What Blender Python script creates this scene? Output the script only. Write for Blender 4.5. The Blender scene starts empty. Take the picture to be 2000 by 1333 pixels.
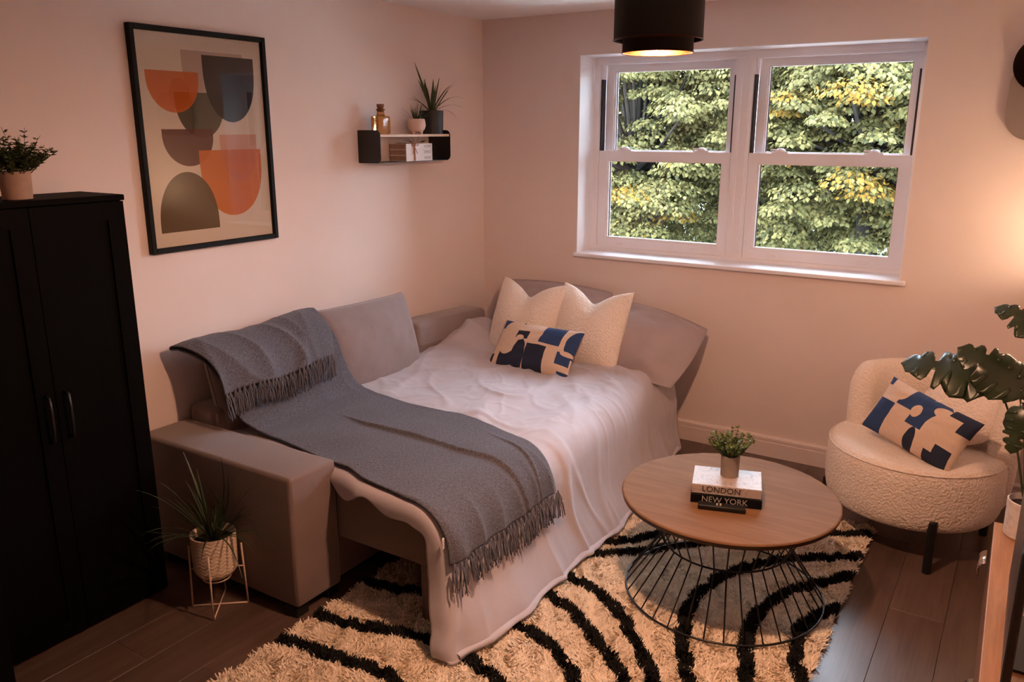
import bpy, bmesh, math, random
import numpy as np
from mathutils import Vector, Matrix, noise as mnoise

# ------------------------------------------------------------------ camera, world, sun, exposure
SC = bpy.context.scene
COL = SC.collection
PI = math.pi

YAW, PITCH, ROLL = 0.5654, -0.2527, 0.0003
CAM = Vector((2.9787, -4.3574, 1.7577))
cam_data = bpy.data.cameras.new('camera')
cam_data.sensor_fit = 'HORIZONTAL'
cam_data.sensor_width = 36.0
cam_data.lens = 1598.3 * 36.0 / 2000.0
cam_data.clip_start = 0.02
cam = bpy.data.objects.new('camera', cam_data)
COL.objects.link(cam)
fwd = Vector((-math.sin(YAW) * math.cos(PITCH), math.cos(YAW) * math.cos(PITCH), math.sin(PITCH)))
rgt = Vector((math.cos(YAW), math.sin(YAW), 0))
upv = rgt.cross(fwd)
r2 = rgt * math.cos(ROLL) + upv * math.sin(ROLL)
u2 = -rgt * math.sin(ROLL) + upv * math.cos(ROLL)
cam.matrix_world = Matrix((( r2.x, u2.x, -fwd.x, CAM.x), (r2.y, u2.y, -fwd.y, CAM.y), (r2.z, u2.z, -fwd.z, CAM.z), (0, 0, 0, 1)))
SC.camera = cam

# light strengths
L_SKY, L_SUN, L_PENDANT, L_FLOOR = 21.0, 20.0, 155.0, 8.0
C_PENDANT = (1.0, 0.53, 0.32)
C_FLOOR = (1.0, 0.70, 0.44)
LEAF = 0.92

world = bpy.data.worlds.new('overcast_sky')
SC.world = world
world.use_nodes = True
bgn = world.node_tree.nodes['Background']
bgn.inputs['Color'].default_value = (0.84, 1.0, 1.20, 1)
bgn.inputs['Strength'].default_value = L_SKY

sun_d = bpy.data.lights.new('sun', 'SUN')
sun_d.energy = L_SUN
sun_d.angle = math.radians(3)
sun_d.color = (1.0, 0.95, 0.86)
sun = bpy.data.objects.new('sun', sun_d)
COL.objects.link(sun)
sun.rotation_euler = Vector((0.30, 0.45, -0.95)).to_track_quat('-Z', 'Y').to_euler()

SC.view_settings.view_transform = 'Standard'
SC.view_settings.look = 'None'
SC.view_settings.exposure = 0.0
SC.view_settings.gamma = 1.0
SC.view_settings.use_curve_mapping = False
SC.cycles.use_denoising = True
SC.cycles.max_bounces = 8
SC.cycles.diffuse_bounces = 5
SC.cycles.glossy_bounces = 4
SC.cycles.transmission_bounces = 6
SC.cycles.transparent_max_bounces = 8
SC.cycles.caustics_reflective = False
SC.cycles.caustics_refractive = False
SC.cycles.sample_clamp_indirect = 0.0

rng = random.Random(7)


# ------------------------------------------------------------------ materials
def srgb(r, g, b):
    def f(c):
        c /= 255.0
        return c / 12.92 if c <= 0.04045 else ((c + 0.055) / 1.055) ** 2.4
    return (f(r), f(g), f(b), 1.0)


def lin(r, g, b):
    return (r, g, b, 1.0)


class NT:
    """small helper around a material node tree"""
    def __init__(self, name):
        self.m = bpy.data.materials.new(name)
        self.m.use_nodes = True
        self.t = self.m.node_tree
        self.b = self.t.nodes['Principled BSDF']

    def n(self, kind, **kw):
        nd = self.t.nodes.new(kind)
        for k, v in kw.items():
            setattr(nd, k, v)
        return nd

    def l(self, a, b):
        self.t.links.new(a, b)

    def math(self, op, a, b=None, c=None):
        nd = self.n('ShaderNodeMath', operation=op)
        for i, v in enumerate((a, b, c)):
            if v is None:
                continue
            if isinstance(v, (int, float)):
                nd.inputs[i].default_value = v
            else:
                self.l(v, nd.inputs[i])
        return nd.outputs[0]

    def mix(self, fac, a, b, blend='MIX'):
        nd = self.n('ShaderNodeMix', data_type='RGBA', blend_type=blend)
        for sock, v in ((nd.inputs[0], fac), (nd.inputs[6], a), (nd.inputs[7], b)):
            if isinstance(v, (int, float, tuple)):
                sock.default_value = v
            else:
                self.l(v, sock)
        return nd.outputs[2]

    def coord(self, kind='Object'):
        return self.n('ShaderNodeTexCoord').outputs[kind]

    def mapping(self, vec, scale=(1, 1, 1), rot=(0, 0, 0), loc=(0, 0, 0)):
        nd = self.n('ShaderNodeMapping')
        nd.inputs['Scale'].default_value = scale
        nd.inputs['Rotation'].default_value = rot
        nd.inputs['Location'].default_value = loc
        self.l(vec, nd.inputs['Vector'])
        return nd.outputs[0]

    def noise(self, vec, scale, detail=3, rough=0.5, dist=0.0):
        nd = self.n('ShaderNodeTexNoise')
        nd.inputs['Scale'].default_value = scale
        nd.inputs['Detail'].default_value = detail
        nd.inputs['Roughness'].default_value = rough
        nd.inputs['Distortion'].default_value = dist
        self.l(vec, nd.inputs['Vector'])
        return nd

    def ramp(self, fac, stops):
        nd = self.n('ShaderNodeValToRGB')
        el = nd.color_ramp.elements
        while len(el) < len(stops):
            el.new(0.5)
        for e, (p, c) in zip(el, stops):
            e.position = p
            e.color = c
        self.l(fac, nd.inputs[0])
        return nd.outputs[0]

    def bump(self, height, strength=0.3, dist=0.01, normal=None):
        nd = self.n('ShaderNodeBump')
        nd.inputs['Strength'].default_value = strength
        nd.inputs['Distance'].default_value = dist
        self.l(height, nd.inputs['Height'])
        if normal is not None:
            self.l(normal, nd.inputs['Normal'])
        self.l(nd.outputs[0], self.b.inputs['Normal'])
        return nd.outputs[0]

    def set(self, color=None, rough=None, metal=None, **kw):
        if color is not None:
            if isinstance(color, tuple):
                self.b.inputs['Base Color'].default_value = color
            else:
                self.l(color, self.b.inputs['Base Color'])
        if rough is not None:
            self.b.inputs['Roughness'].default_value = rough
        if metal is not None:
            self.b.inputs['Metallic'].default_value = metal
        for k, v in kw.items():
            self.b.inputs[k.replace('_', ' ')].default_value = v
        return self.m


def plain(name, color, rough=0.5, metal=0.0, var=0.06, scale=8.0, bump=0.0, **kw):
    t = NT(name)
    nz = t.noise(t.coord(), scale, 4)
    dark = tuple(c * (1 - var) for c in color[:3]) + (1,)
    lite = tuple(min(1, c * (1 + var)) for c in color[:3]) + (1,)
    t.set(t.ramp(nz.outputs[0], [(0.3, dark), (0.7, lite)]), rough, metal, **kw)
    if bump:
        n2 = t.noise(t.coord(), scale * 12, 3)
        t.bump(n2.outputs[0], bump, 0.003)
    return t.m


def fabric(name, color, scale=900, var=0.10, bump=0.35, sheen=0.25, rough=0.9, big=6.0, crease=0.0):
    t = NT(name)
    co = t.coord()
    a = t.noise(co, big, 4)
    w = t.noise(co, scale, 2)
    d = tuple(c * (1 - var) for c in color[:3]) + (1,)
    l_ = tuple(min(1, c * (1 + var)) for c in color[:3]) + (1,)
    c1 = t.ramp(a.outputs[0], [(0.3, d), (0.7, l_)])
    c2 = t.mix(0.25, c1, t.ramp(w.outputs[0], [(0.35, d), (0.65, l_)]))
    t.set(c2, rough, 0.0, Sheen_Weight=sheen, Sheen_Roughness=0.5)
    nb = t.bump(w.outputs[0], bump, 0.0015)
    if crease:
        cr = t.noise(t.mapping(co, (1, 1, 1)), 9.0, 6, 0.55, 1.2)
        t.bump(cr.outputs[0], crease, 0.02, nb)
    return t.m


def boucle(name, color):
    t = NT(name)
    co = t.coord()
    v = t.n('ShaderNodeTexVoronoi')
    v.inputs['Scale'].default_value = 95
    t.l(t.mix(0.012, co, t.noise(co, 70, 2).outputs[1]), v.inputs['Vector'])
    d = tuple(c * 0.9 for c in color[:3]) + (1,)
    t.set(t.ramp(v.outputs[0], [(0.0, color), (0.9, d)]), 0.95, 0, Sheen_Weight=0.15, Specular_IOR_Level=0.1)
    t.bump(v.outputs[0], 0.75, -0.006)
    return t.m


def weave(name, color):
    t = NT(name)
    co = t.coord('UV')
    a = t.noise(t.mapping(co, (90, 260, 1)), 1.0, 2)
    b = t.noise(t.mapping(co, (260, 70, 1)), 1.0, 2)
    s = t.math('ADD', a.outputs[0], b.outputs[0])
    s = t.math('MULTIPLY', s, 0.5)
    d = tuple(c * 0.55 for c in color[:3]) + (1,)
    l_ = tuple(min(1, c * 1.35) for c in color[:3]) + (1,)
    t.set(t.ramp(s, [(0.38, d), (0.62, l_)]), 0.95, 0, Sheen_Weight=0.1)
    t.bump(s, 0.9, 0.005)
    return t.m


def wood(name, c1, c2, scale=1.0, axis='X', rough=0.45, per_object=False, stretch=14.0, spec=0.35):
    t = NT(name)
    co = t.coord('Object')
    if per_object:
        oi = t.n('ShaderNodeObjectInfo')
        va = t.n('ShaderNodeVectorMath', operation='ADD')
        t.l(co, va.inputs[0])
        mm = t.math('MULTIPLY', oi.outputs['Random'], 37.0)
        cx = t.n('ShaderNodeCombineXYZ')
        t.l(mm, cx.inputs[0]); t.l(mm, cx.inputs[1])
        t.l(cx.outputs[0], va.inputs[1])
        co = va.outputs[0]
    sc = [stretch * scale] * 3
    sc['XYZ'.index(axis)] = 1.0 * scale
    mp = t.mapping(co, tuple(sc))
    g = t.noise(mp, 3.0, 6, 0.6, 0.6)
    f = t.noise(t.mapping(co, tuple(s * 6 if s > 2 * scale else s for s in sc)), 4.0, 3)
    s = t.math('ADD', t.math('MULTIPLY', g.outputs[0], 0.7), t.math('MULTIPLY', f.outputs[0], 0.3))
    col = t.ramp(s, [(0.32, c1), (0.68, c2)])
    if per_object:
        hv = t.n('ShaderNodeHueSaturation')
        t.l(col, hv.inputs['Color'])
        t.l(t.math('ADD', t.math('MULTIPLY', oi.outputs['Random'], 0.3), 0.85), hv.inputs['Value'])
        col = hv.outputs[0]
    t.set(col, rough, 0, Specular_IOR_Level=spec)
    t.bump(s, 0.12, 0.002)
    return t.m


def shape_mask(t, u, v, s):
    """1 inside a flat printed shape, 0 outside"""
    k = s[0]
    if k == 'rect':
        _, u0, u1, v0, v1 = s
        a = t.math('MULTIPLY', t.math('GREATER_THAN', u, u0), t.math('LESS_THAN', u, u1))
        b = t.math('MULTIPLY', t.math('GREATER_THAN', v, v0), t.math('LESS_THAN', v, v1))
        return t.math('MULTIPLY', a, b)
    if k == 'ell':
        _, cu, cv, ru, rv = s
        x = t.math('DIVIDE', t.math('SUBTRACT', u, cu), ru)
        y = t.math('DIVIDE', t.math('SUBTRACT', v, cv), rv)
        q = t.math('ADD', t.math('MULTIPLY', x, x), t.math('MULTIPLY', y, y))
        return t.math('LESS_THAN', q, 1.0)
    if k in ('bowl', 'arch'):
        # bowl: flat top, round bottom ; arch: flat bottom, round top ; slant leans the sides
        _, cu, ru, v_flat, v_tip, power = s
        h = abs(v_flat - v_tip)
        sgn = 1.0 if k == 'bowl' else -1.0
        depth = t.math('MULTIPLY', t.math('SUBTRACT', v_flat, v), sgn)
        inside = t.math('GREATER_THAN', depth, 0.0)
        y = t.math('DIVIDE', t.math('MAXIMUM', t.math('SUBTRACT', depth, h * 0.12), 0.0), h * 0.88)
        x = t.math('ABSOLUTE', t.math('DIVIDE', t.math('SUBTRACT', u, cu), ru))
        q = t.math('ADD', t.math('POWER', x, 2.0), t.math('POWER', y, power))
        return t.math('MULTIPLY', inside, t.math('LESS_THAN', q, 1.0))


def print_material(name, base, shapes, rough=0.8, cloth=False, coat=0.0):
    t = NT(name)
    sep = t.n('ShaderNodeSeparateXYZ')
    t.l(t.coord('UV'), sep.inputs[0])
    u, v = sep.outputs[0], sep.outputs[1]
    col = base
    for s, c, alpha in shapes:
        m = shape_mask(t, u, v, s)
        if alpha < 1:
            m = t.math('MULTIPLY', m, alpha)
        col = t.mix(m, col, c)
    if isinstance(col, tuple):
        col = t.mix(0.0, col, col)
    if cloth:
        co = t.coord('UV')
        w = t.noise(t.mapping(co, (240, 14, 1)), 1.0, 3)
        col = t.mix(t.math('MULTIPLY', w.outputs[0], 0.35), col, lin(0.02, 0.02, 0.03), 'MULTIPLY')
        t.bump(w.outputs[0], 0.25, 0.002)
    t.set(col, rough, 0, Coat_Weight=coat, Coat_Roughness=0.02)
    return t.m


M = {}
M['wall'] = plain('wall_paint', lin(0.80, 0.68, 0.64), 0.85, var=0.02, scale=3, bump=0.05)
M['bounce_cut_paint'] = plain('bounce_cut_wall', lin(0.36, 0.27, 0.24), 0.85, var=0.02, scale=3)  # unseen rear wall, darkened to cut the light bounced into the room
M['ceil'] = plain('ceiling_paint', lin(0.92, 0.88, 0.88), 0.9, var=0.015, scale=2)
M['white'] = plain('white_upvc', lin(0.86, 0.83, 0.86), 0.28, var=0.015, scale=4)
M['skirt'] = plain('skirting_paint', lin(0.78, 0.66, 0.62), 0.5, var=0.02)
M['black_gap'] = plain('black_track', lin(0.03, 0.025, 0.03), 0.6)
M['black_wood'] = wood('black_brown_wood', lin(0.0016, 0.0013, 0.0013), lin(0.0035, 0.0026, 0.0024), 1.0, 'Z', 0.6, spec=0.04)
M['black_metal'] = plain('black_metal', lin(0.008, 0.008, 0.009), 0.4)
M['frame_black'] = plain('black_frame', lin(0.005, 0.0045, 0.0045), 0.5, Specular_IOR_Level=0.15)
M['oak_light'] = wood('pale_wood', lin(0.62, 0.44, 0.32), lin(0.75, 0.56, 0.42), 1.0, 'Y', 0.5)
M['oak_table'] = wood('oak_table_top', lin(0.18, 0.090, 0.042), lin(0.255, 0.138, 0.070), 0.9, 'X', 0.65, stretch=11, spec=0.08)
M['oak_side'] = wood('oak_sideboard', lin(0.30, 0.13, 0.055), lin(0.46, 0.22, 0.10), 1.3, 'Y', 0.45)
M['oak_shaded'] = wood('oak_shaded_drawer', lin(0.14, 0.058, 0.025), lin(0.22, 0.10, 0.045), 1.3, 'Y', 0.55)  # darker copy of the sideboard oak, shade on the drawer faces put into the colour
M['oak_dark'] = wood('oak_edge', lin(0.035, 0.017, 0.009), lin(0.06, 0.03, 0.015), 1.0, 'X', 0.5)
M['plank'] = wood('floor_plank', lin(0.078, 0.046, 0.034), lin(0.150, 0.098, 0.078), 0.7, 'Y', 0.30, per_object=True, stretch=9, spec=0.5)
M['subfloor'] = plain('floor_joint', lin(0.03, 0.02, 0.016), 0.8)
M['sofa'] = fabric('taupe_sofa_velvet', lin(0.180, 0.124, 0.113), 700, 0.10, 0.25, 0.35)
M['cushion_taupe'] = fabric('taupe_cushion_velvet', lin(0.255, 0.200, 0.205), 700, 0.10, 0.25, 0.35, crease=0.15)
M['duvet'] = fabric('mauve_grey_cotton', lin(0.50, 0.46, 0.505), 1200, 0.06, 0.15, 0.15, 0.75, crease=0.10)
M['pillow'] = fabric('mauve_grey_pillow_cotton', lin(0.385, 0.31, 0.315), 1200, 0.06, 0.15, 0.2, 0.6, crease=0.12)
M['throw'] = weave('slate_woven_throw', lin(0.105, 0.105, 0.132))
M['tassel'] = fabric('slate_yarn', lin(0.13, 0.135, 0.175), 500, 0.3, 0.4, 0.1)
M['boucle'] = boucle('cream_boucle', lin(0.92, 0.80, 0.70))
M['boucle_cushion'] = boucle('cream_boucle_cushion', lin(0.94, 0.83, 0.74))
M['rug_cream'] = plain('cream_pile', lin(0.95, 0.83, 0.69), 0.95, var=0.07, scale=30)
M['rug_black'] = plain('black_pile', lin(0.010, 0.009, 0.009), 0.95)
M['rug_base'] = plain('rug_backing', lin(0.93, 0.81, 0.67), 0.95)
M['glass'] = NT('window_glass').set(lin(1, 1, 1), 0.0)
gm = NT('clear_pane')
gm.t.nodes.remove(gm.b)
_tr = gm.n('ShaderNodeBsdfTransparent'); _tr.inputs[0].default_value = (0.96, 0.97, 0.96, 1)
_gl = gm.n('ShaderNodeBsdfGlossy'); _gl.inputs['Roughness'].default_value = 0.01
_fr = gm.n('ShaderNodeFresnel'); _fr.inputs[0].default_value = 1.38
_mx = gm.n('ShaderNodeMixShader')
gm.l(_fr.outputs[0], _mx.inputs[0]); gm.l(_tr.outputs[0], _mx.inputs[1]); gm.l(_gl.outputs[0], _mx.inputs[2])
gm.l(_mx.outputs[0], gm.t.nodes['Material Output'].inputs[0])
M['pane'] = gm.m
M['amber'] = NT('amber_glass').set(lin(0.85, 0.42, 0.16), 0.05, 0, Transmission_Weight=0.85, IOR=1.3)
M['cork'] = plain('cork', lin(0.22, 0.09, 0.05), 0.9, var=0.25, scale=60)
M['pot_pink'] = plain('blush_ceramic', lin(0.70, 0.50, 0.42), 0.6)
M['pot_black'] = plain('black_ceramic', lin(0.010, 0.010, 0.012), 0.5)
M['pot_grey'] = plain('grey_concrete', lin(0.27, 0.22, 0.19), 0.85, var=0.15, scale=25, bump=0.15)
M['pot_blush'] = plain('blush_concrete', lin(0.42, 0.28, 0.22), 0.85, var=0.1, scale=25, bump=0.15)
M['pot_cream'] = plain('cream_ceramic', lin(0.72, 0.58, 0.46), 0.6, var=0.03)
M['soil'] = plain('soil', lin(0.015, 0.012, 0.01), 1.0, var=0.4, scale=60, bump=0.5)
M['stand'] = plain('cream_wire', lin(0.72, 0.55, 0.44), 0.45, var=0.03)
M['leaf_dark'] = plain('dark_leaf', lin(0.030, 0.050, 0.018), 0.5, var=0.35, scale=20)
M['leaf_olive'] = plain('olive_leaf', lin(0.065, 0.085, 0.030), 0.5, var=0.4, scale=20)
M['leaf_bright'] = plain('bright_leaf', lin(0.10, 0.145, 0.025), 0.5, var=0.4, scale=30)
M['leaf_moss'] = plain('moss_leaf', lin(0.045, 0.062, 0.018), 0.6, var=0.4, scale=30)
M['monstera'] = plain('monstera_leaf', lin(0.020, 0.032, 0.012), 0.34, var=0.3, scale=10)
M['stem'] = plain('green_stem', lin(0.03, 0.045, 0.015), 0.5)
M['copper'] = plain('copper_lining', lin(0.05, 0.012, 0.0035), 0.4, 1.0, var=0.05)
M['shade'] = fabric('black_shade_fabric', lin(0.010, 0.008, 0.008), 600, 0.1, 0.2, 0.05)
M['chrome'] = plain('polished_nickel', lin(0.75, 0.66, 0.58), 0.18, 1.0, var=0.03)
M['screen'] = plain('dark_glass', lin(0.012, 0.012, 0.014), 0.35)
M['tv_body'] = plain('black_plastic', lin(0.006, 0.006, 0.006), 0.5)
M['mirror'] = NT('mirror_glass').set(lin(0.55, 0.45, 0.41), 0.12, 0.5)
M['bronze'] = plain('smoked_bronze_mirror', lin(0.06, 0.045, 0.035), 0.12, 1.0, var=0.15, scale=12)
M['edge_metal'] = plain('mirror_edge', lin(0.35, 0.27, 0.22), 0.3, 1.0)
M['vase'] = plain('white_textured_ceramic', lin(0.72, 0.66, 0.64), 0.8, var=0.15, scale=60, bump=0.8)
M['book_white'] = plain('white_book', lin(0.72, 0.66, 0.65), 0.6, var=0.04)
M['book_kraft'] = plain('page_edge', lin(0.40, 0.25, 0.19), 0.85, var=0.15, scale=60)
M['book_black'] = plain('black_book', lin(0.004, 0.004, 0.005), 0.6, Specular_IOR_Level=0.15)
mb = NT('marble_cover')
_c = mb.coord()
_n = mb.noise(_c, 9.0, 6, 0.6, 2.5)
mb.set(mb.ramp(mb.math('ABSOLUTE', mb.math('SUBTRACT', _n.outputs[0], 0.5)), [(0.0, lin(0.20, 0.17, 0.16)), (0.018, lin(0.44, 0.37, 0.34)), (1.0, lin(0.50, 0.42, 0.38))]), 0.4)
M['marble'] = mb.m
M['ink_black'] = plain('black_ink', lin(0.01, 0.01, 0.01), 0.6)
M['ink_grey'] = plain('grey_ink', lin(0.30, 0.27, 0.27), 0.6)
M['ink_silver'] = plain('silver_ink', lin(0.40, 0.36, 0.32), 0.5)
M['twine'] = plain('jute_twine', lin(0.38, 0.17, 0.09), 0.9, var=0.3, scale=80)
M['button'] = plain('pale_button', lin(0.6, 0.5, 0.42), 0.5)
M['rubber'] = plain('black_foot', lin(0.006, 0.006, 0.006), 0.7)
M['mat_white'] = plain('print_paper', lin(0.7, 0.6, 0.58), 0.8)
M['bark'] = plain('bark', lin(0.014, 0.011, 0.008), 0.95, var=0.4, scale=14, bump=0.5)
M['paving'] = plain('lawn', lin(0.016, 0.020, 0.010), 0.95, var=0.3, scale=3)
M['bounce_surface'] = plain('pale_bounce_surface', lin(0.76, 0.74, 0.73), 0.9)  # pale surface of the added daylight-bouncing slab


def leaf_mat(name, c, tr):
    t = NT(name)
    c = tuple(x * LEAF for x in c)
    nz = t.noise(t.coord(), 0.9, 3)
    n2 = t.noise(t.coord(), 7.0, 2)
    f = t.math('ADD', t.math('MULTIPLY', nz.outputs[0], 0.5), t.math('MULTIPLY', n2.outputs[0], 0.5))
    d = tuple(x * 0.55 for x in c) + (1,)
    l_ = tuple(min(1, x * 1.35) for x in c) + (1,)
    col = t.ramp(f, [(0.35, d), (0.65, l_)])
    t.set(col, 0.65, 0, Specular_IOR_Level=0.12)
    tl = t.n('ShaderNodeBsdfTranslucent')
    t.l(col, tl.inputs[0])
    mx = t.n('ShaderNodeMixShader')
    mx.inputs[0].default_value = tr
    t.l(t.b.outputs[0], mx.inputs[1]); t.l(tl.outputs[0], mx.inputs[2])
    t.l(mx.outputs[0], t.t.nodes['Material Output'].inputs[0])
    return t.m


M['tree_pale'] = leaf_mat('pale_tree_leaf', (0.150, 0.134, 0.052), 0.4)
M['tree_mid'] = leaf_mat('mid_tree_leaf', (0.094, 0.090, 0.034), 0.4)
M['tree_dark'] = leaf_mat('dark_tree_leaf', (0.048, 0.050, 0.022), 0.35)
M['tree_gold'] = leaf_mat('golden_tree_leaf', (0.200, 0.118, 0.022), 0.4)


def emission(name, color, strength):
    t = NT(name)
    t.set(lin(0.8, 0.8, 0.8), 0.5)
    t.b.inputs['Emission Color'].default_value = color
    t.b.inputs['Emission Strength'].default_value = strength
    return t.m


M['bulb'] = emission('warm_bulb', (1.0, 0.55, 0.22, 1), 40.0)
M['bulb2'] = emission('floor_lamp_bulb', (1.0, 0.62, 0.30, 1), 40.0)


# ------------------------------------------------------------------ object helpers
def base_of(o):
    v = Vector((0, 0, 0))
    while o is not None:
        v += o.location
        o = o.parent
    return v


def tag(o, label=None, cat=None, group=None, kind=None):
    if label: o['label'] = label
    if cat: o['category'] = cat
    if group: o['group'] = group
    if kind: o['kind'] = kind
    return o


def thing(name, label, cat, loc, group=None, rot=None):
    o = bpy.data.objects.new(name, None)
    o.empty_display_size = 0.1
    COL.objects.link(o)
    o.location = loc
    if rot: o.rotation_euler = rot
    return tag(o, label, cat, group)


def mesh_from(name, V, F, mat=None, smooth=False, uv=None, mats=None, midx=None):
    me = bpy.data.meshes.new(name)
    me.from_pydata([tuple(v) for v in V], [], F)
    if mats:
        for m in mats: me.materials.append(m)
        if midx is not None:
            me.polygons.foreach_set('material_index', midx)
    elif mat is not None:
        me.materials.append(M[mat] if isinstance(mat, str) else mat)
    if uv is not None:
        lay = me.uv_layers.new(name='UVMap')
        li = np.zeros(len(me.loops), dtype=np.int32)
        me.loops.foreach_get('vertex_index', li)
        arr = np.asarray(uv, dtype=np.float32)[li]
        lay.data.foreach_set('uv', arr.ravel())
    if smooth:
        me.polygons.foreach_set('use_smooth', [True] * len(me.polygons))
    me.update()
    return me


def put(name, me, parent=None, loc=None, world=True):
    """link a mesh; vertices are in world space unless world=False. A top-level mesh gets its origin at loc."""
    o = bpy.data.objects.new(name, me)
    COL.objects.link(o)
    if parent is not None:
        o.parent = parent
        if world:
            b = base_of(parent)
            if b.length > 0:
                me.transform(Matrix.Translation(-b))
        elif loc is not None:
            o.location = loc
    elif loc is not None:
        if world:
            me.transform(Matrix.Translation(-Vector(loc)))
        o.location = loc
    return o


def obj(name, V, F, mat, parent=None, loc=None, world=True, smooth=False, uv=None):
    return put(name, mesh_from(name, V, F, mat, smooth, uv), parent, loc, world)


def box_data(x0, x1, y0, y1, z0, z1):
    V = [(x0, y0, z0), (x1, y0, z0), (x1, y1, z0), (x0, y1, z0), (x0, y0, z1), (x1, y0, z1), (x1, y1, z1), (x0, y1, z1)]
    F = [(0, 3, 2, 1), (4, 5, 6, 7), (0, 1, 5, 4), (1, 2, 6, 5), (2, 3, 7, 6), (3, 0, 4, 7)]
    return V, F


class MB:
    """mesh builder"""
    def __init__(self):
        self.V, self.F = [], []

    def add(self, V, F):
        o = len(self.V)
        self.V += [tuple(v) for v in V]
        self.F += [tuple(i + o for i in f) for f in F]
        return self

    def box(self, *a):
        return self.add(*box_data(*a))

    def tube(self, pts, r, seg=8, cap=True, r_end=None):
        pts = [Vector(p) for p in pts]
        n = len(pts)
        V, F = [], []
        prev = None
        for i, p in enumerate(pts):
            d = (pts[min(i + 1, n - 1)] - pts[max(i - 1, 0)])
            if d.length < 1e-9: d = Vector((0, 0, 1))
            d.normalize()
            if prev is None:
                a = Vector((0, 0, 1)) if abs(d.z) < 0.9 else Vector((1, 0, 0))
                x = d.cross(a).normalized()
            else:
                x = (prev - d * prev.dot(d)).normalized()
            prev = x
            y = d.cross(x)
            rr = r if r_end is None else r + (r_end - r) * i / max(1, n - 1)
            for k in range(seg):
                t = 2 * PI * k / seg
                V.append(p + (x * math.cos(t) + y * math.sin(t)) * rr)
        for i in range(n - 1):
            for k in range(seg):
                k2 = (k + 1) % seg
                F.append((i * seg + k, i * seg + k2, (i + 1) * seg + k2, (i + 1) * seg + k))
        if cap:
            F.append(tuple(reversed(range(seg))))
            F.append(tuple((n - 1) * seg + k for k in range(seg)))
        return self.add(V, F)

    def ring(self, c, R, r, seg=64, ts=8):
        V, F = [], []
        for i in range(seg):
            a = 2 * PI * i / seg
            for k in range(ts):
                b = 2 * PI * k / ts
                rr = R + r * math.cos(b)
                V.append((c[0] + rr * math.cos(a), c[1] + rr * math.sin(a), c[2] + r * math.sin(b)))
        for i in range(seg):
            for k in range(ts):
                i2, k2 = (i + 1) % seg, (k + 1) % ts
                F.append((i * ts + k, i2 * ts + k, i2 * ts + k2, i * ts + k2))
        return self.add(V, F)

    def lathe(self, c, prof, seg=48, close=False):
        """prof: list of (r, z)"""
        V, F = [], []
        n = len(prof)
        for i in range(seg):
            a = 2 * PI * i / seg
            for r, z in prof:
                V.append((c[0] + r * math.cos(a), c[1] + r * math.sin(a), c[2] + z))
        m = n if close else n - 1
        for i in range(seg):
            i2 = (i + 1) % seg
            for k in range(m):
                k2 = (k + 1) % n
                F.append((i * n + k, i2 * n + k, i2 * n + k2, i * n + k2))
        return self.add(V, F)

    def build(self, name, mat, parent=None, loc=None, world=True, smooth=False, weld=False):
        me = mesh_from(name, self.V, self.F, mat, smooth)
        if weld:
            bm = bmesh.new(); bm.from_mesh(me)
            bmesh.ops.remove_doubles(bm, verts=bm.verts, dist=1e-5)
            bm.to_mesh(me); bm.free()
        return put(name, me, parent, loc, world)


def bevel_box(x0, x1, y0, y1, z0, z1, r=0.01, seg=2):
    me = bpy.data.meshes.new('tmp')
    V, F = box_data(x0, x1, y0, y1, z0, z1)
    me.from_pydata(V, [], F)
    bm = bmesh.new(); bm.from_mesh(me)
    bmesh.ops.bevel(bm, geom=list(bm.edges), offset=r, segments=seg, profile=0.5, affect='EDGES')
    bmesh.ops.recalc_face_normals(bm, faces=bm.faces)
    V = [v.co.copy() for v in bm.verts]
    for i, v in enumerate(bm.verts): v.index = i
    F = [tuple(v.index for v in f.verts) for f in bm.faces]
    bm.free()
    bpy.data.meshes.remove(me)
    return V, F


def bbox(name, dims, mat, parent=None, r=0.004, seg=2, loc=None, smooth=False):
    V, F = bevel_box(*dims, r=r, seg=seg)
    return obj(name, V, F, mat, parent, loc, True, smooth)


def grid_faces(nu, nv, off=0):
    return [(off + i * nv + j, off + (i + 1) * nv + j, off + (i + 1) * nv + j + 1, off + i * nv + j + 1) for i in range(nu - 1) for j in range(nv - 1)]


def sm(a, b, x):
    t = min(1.0, max(0.0, (x - a) / (b - a)))
    return t * t * (3 - 2 * t)


def nz(x, y, z=0.0):
    return mnoise.noise(Vector((x, y, z)))


def interp(x, pts):
    if x <= pts[0][0]: return pts[0][1]
    for (a, b), (c, d) in zip(pts, pts[1:]):
        if x <= c:
            return b + (d - b) * (x - a) / (c - a)
    return pts[-1][1]


def catmull(pts, n=12):
    P = [Vector(p) for p in pts]
    P = [P[0] * 2 - P[1]] + P + [P[-1] * 2 - P[-2]]
    out = []
    for i in range(1, len(P) - 2):
        for k in range(n):
            t = k / n
            a, b, c, d = P[i - 1], P[i], P[i + 1], P[i + 2]
            out.append(0.5 * ((2 * b) + (c - a) * t + (2 * a - 5 * b + 4 * c - d) * t * t + (3 * b - a - 3 * c + d) * t ** 3))
    out.append(P[-2])
    return out


_text_cache = {}


def text_mesh(name, s, size, mat, M4, parent=None, extrude=0.0004):
    cu = bpy.data.curves.new(name, 'FONT')
    cu.body = s
    cu.size = size
    cu.align_x = 'CENTER'
    cu.align_y = 'CENTER'
    cu.extrude = extrude
    cu.resolution_u = 3
    to = bpy.data.objects.new(name + '_tmp', cu)
    COL.objects.link(to)
    dg = bpy.context.evaluated_depsgraph_get()
    me = bpy.data.meshes.new_from_object(to.evaluated_get(dg))
    bpy.data.objects.remove(to)
    bpy.data.curves.remove(cu)
    me.materials.clear()
    me.materials.append(M[mat])
    me.transform(M4)
    return put(name, me, parent)


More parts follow.
